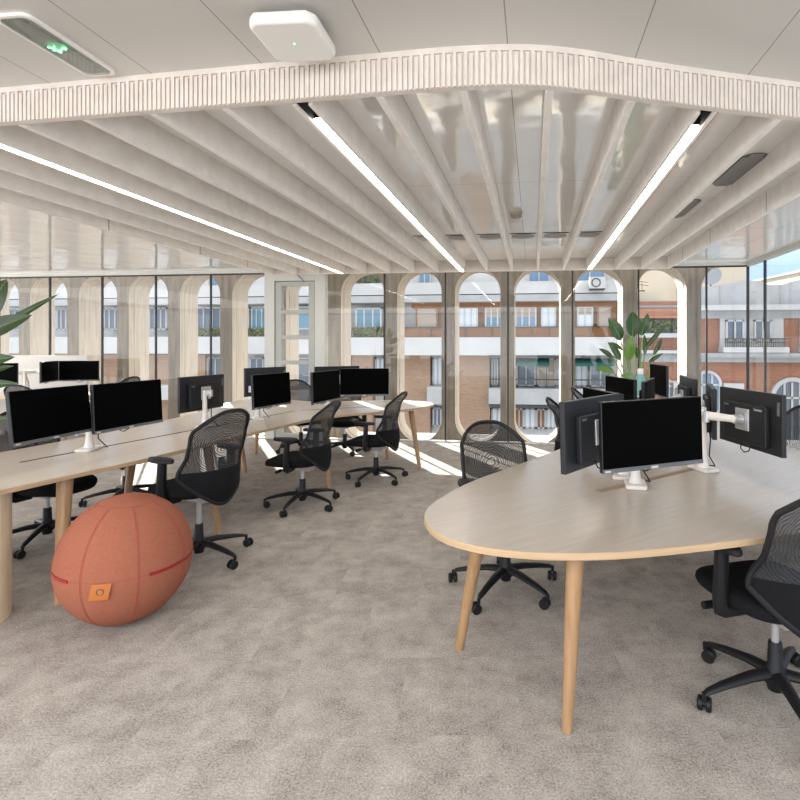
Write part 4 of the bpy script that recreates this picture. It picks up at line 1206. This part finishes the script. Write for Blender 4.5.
def c8(x, y): return (590 + x / 8.0, 300 + y / 8.0)
FACE = Vector((0.1, -1, 0.25))
leaves = [((245, 318), (148, 142), 0.155, leafg, 0.0), ((340, 290), (338, 92), 0.185, leafg, 0.05), ((408, 282), (463, 104), 0.095, leafg, -0.1), ((447, 380), (602, 192), 0.055, leafdark, -0.15),
          ((507, 440), (575, 300), 0.055, leafdark, 0.1), ((438, 440), (432, 275), 0.060, leafg, 0.15), ((312, 475), (318, 285), 0.125, leaflight, -0.1), ((240, 478), (142, 336), 0.085, leafg, -0.15),
          ((182, 462), (68, 388), 0.06, leafdark, 0.1), ((188, 575), (40, 545), 0.085, leaflight, -0.2), ((470, 498), (584, 424), 0.045, leafdark, -0.2), ((400, 480), (352, 378), 0.085, leafg, 0.2), ((262, 400), (148, 340), 0.05, leafg, 0.2),
          ((345, 622), (245, 608), 0.09, leaflight, -0.25)]
for (b, t, wdt, mt, off) in leaves:
    bp = at(*c8(*b), pd + off); tp = at(*c8(*t), pd + off * 1.6)
    leaf(None, 'leaf', mt, plant, bp, tp, wdt * 1.12, FACE, 0.015, PO)
    r0 = Vector((random.uniform(-0.06, 0.06), random.uniform(-0.06, 0.06), 0.37)); bl_ = bp - PO
    mid = r0.lerp(bl_, 0.55); mid.x = r0.x + (bl_.x - r0.x) * 0.35; mid.y = r0.y + (bl_.y - r0.y) * 0.35
    q0 = [r0 + (mid - r0) * (i / 4) for i in range(4)] + [mid.lerp(bl_, i / 4) for i in range(5)]
    sm = [q0[0]] + [(q0[i - 1] + q0[i] * 2 + q0[i + 1]) / 4 for i in range(1, len(q0) - 1)] + [q0[-1]]
    MB().tube(sm, [0.012 - 0.0008 * i for i in range(len(sm))], 8).build('stalk', stemg, plant, smooth=True)

ld = 3.55
pl = W((-45 - 475) / 520 * ld, ld)
LO = Vector((pl[0], pl[1], 0))
lp = empty('leafy_plant', LO, 0, 'dark broad-leaved plant poking in from the picture edge beside the far left monitors', 'plant')
MB().lathe([(0.15, 0.0), (0.18, 0.02), (0.20, 0.36), (0.18, 0.36), (0.17, 0.33), (0.02, 0.33)], 28).build('pot', potwhite, lp, smooth=True)
MB().lathe([(0.17, 0.28), (0.17, 0.335)], 20).build('potting_soil', soil, lp)
LF = Vector((0.55, -0.8, 0.25))
for (b, t, wdt, d0, d1, mt) in (((-18, 340), (59, 294), 0.05, 3.5, 3.75, leafdark), ((-28, 340), (32, 315), 0.13, 3.4, 3.5, leafdark), ((-16, 322), (7, 279), 0.14, 3.5, 3.55, leafdark), ((-30, 366), (15, 357), 0.10, 3.45, 3.5, leafdark),
                              ((-28, 376), (13, 366), 0.07, 3.5, 3.5, leafdark), ((-30, 388), (17, 383), 0.07, 3.4, 3.45, leafdark), ((-26, 425), (9, 418), 0.09, 3.5, 3.5, leafdark), ((-35, 300), (-8, 262), 0.12, 3.6, 3.7, leafdark)):
    bp = at(*b, d0); tp = at(*t, d1)
    leaf(None, 'leaf', mt, lp, bp, tp, wdt, LF, 0.012, LO)
    r0 = Vector((random.uniform(-0.05, 0.05), random.uniform(-0.05, 0.05), 0.32)); bl_ = bp - LO
    mid = r0.lerp(bl_, 0.5) + Vector((-0.06, 0.0, 0))
    MB().tube([r0, r0.lerp(mid, 0.5), mid, mid.lerp(bl_, 0.5), bl_], [0.011, 0.010, 0.009, 0.008, 0.006], 8).build('stalk', stemg, lp, smooth=True)
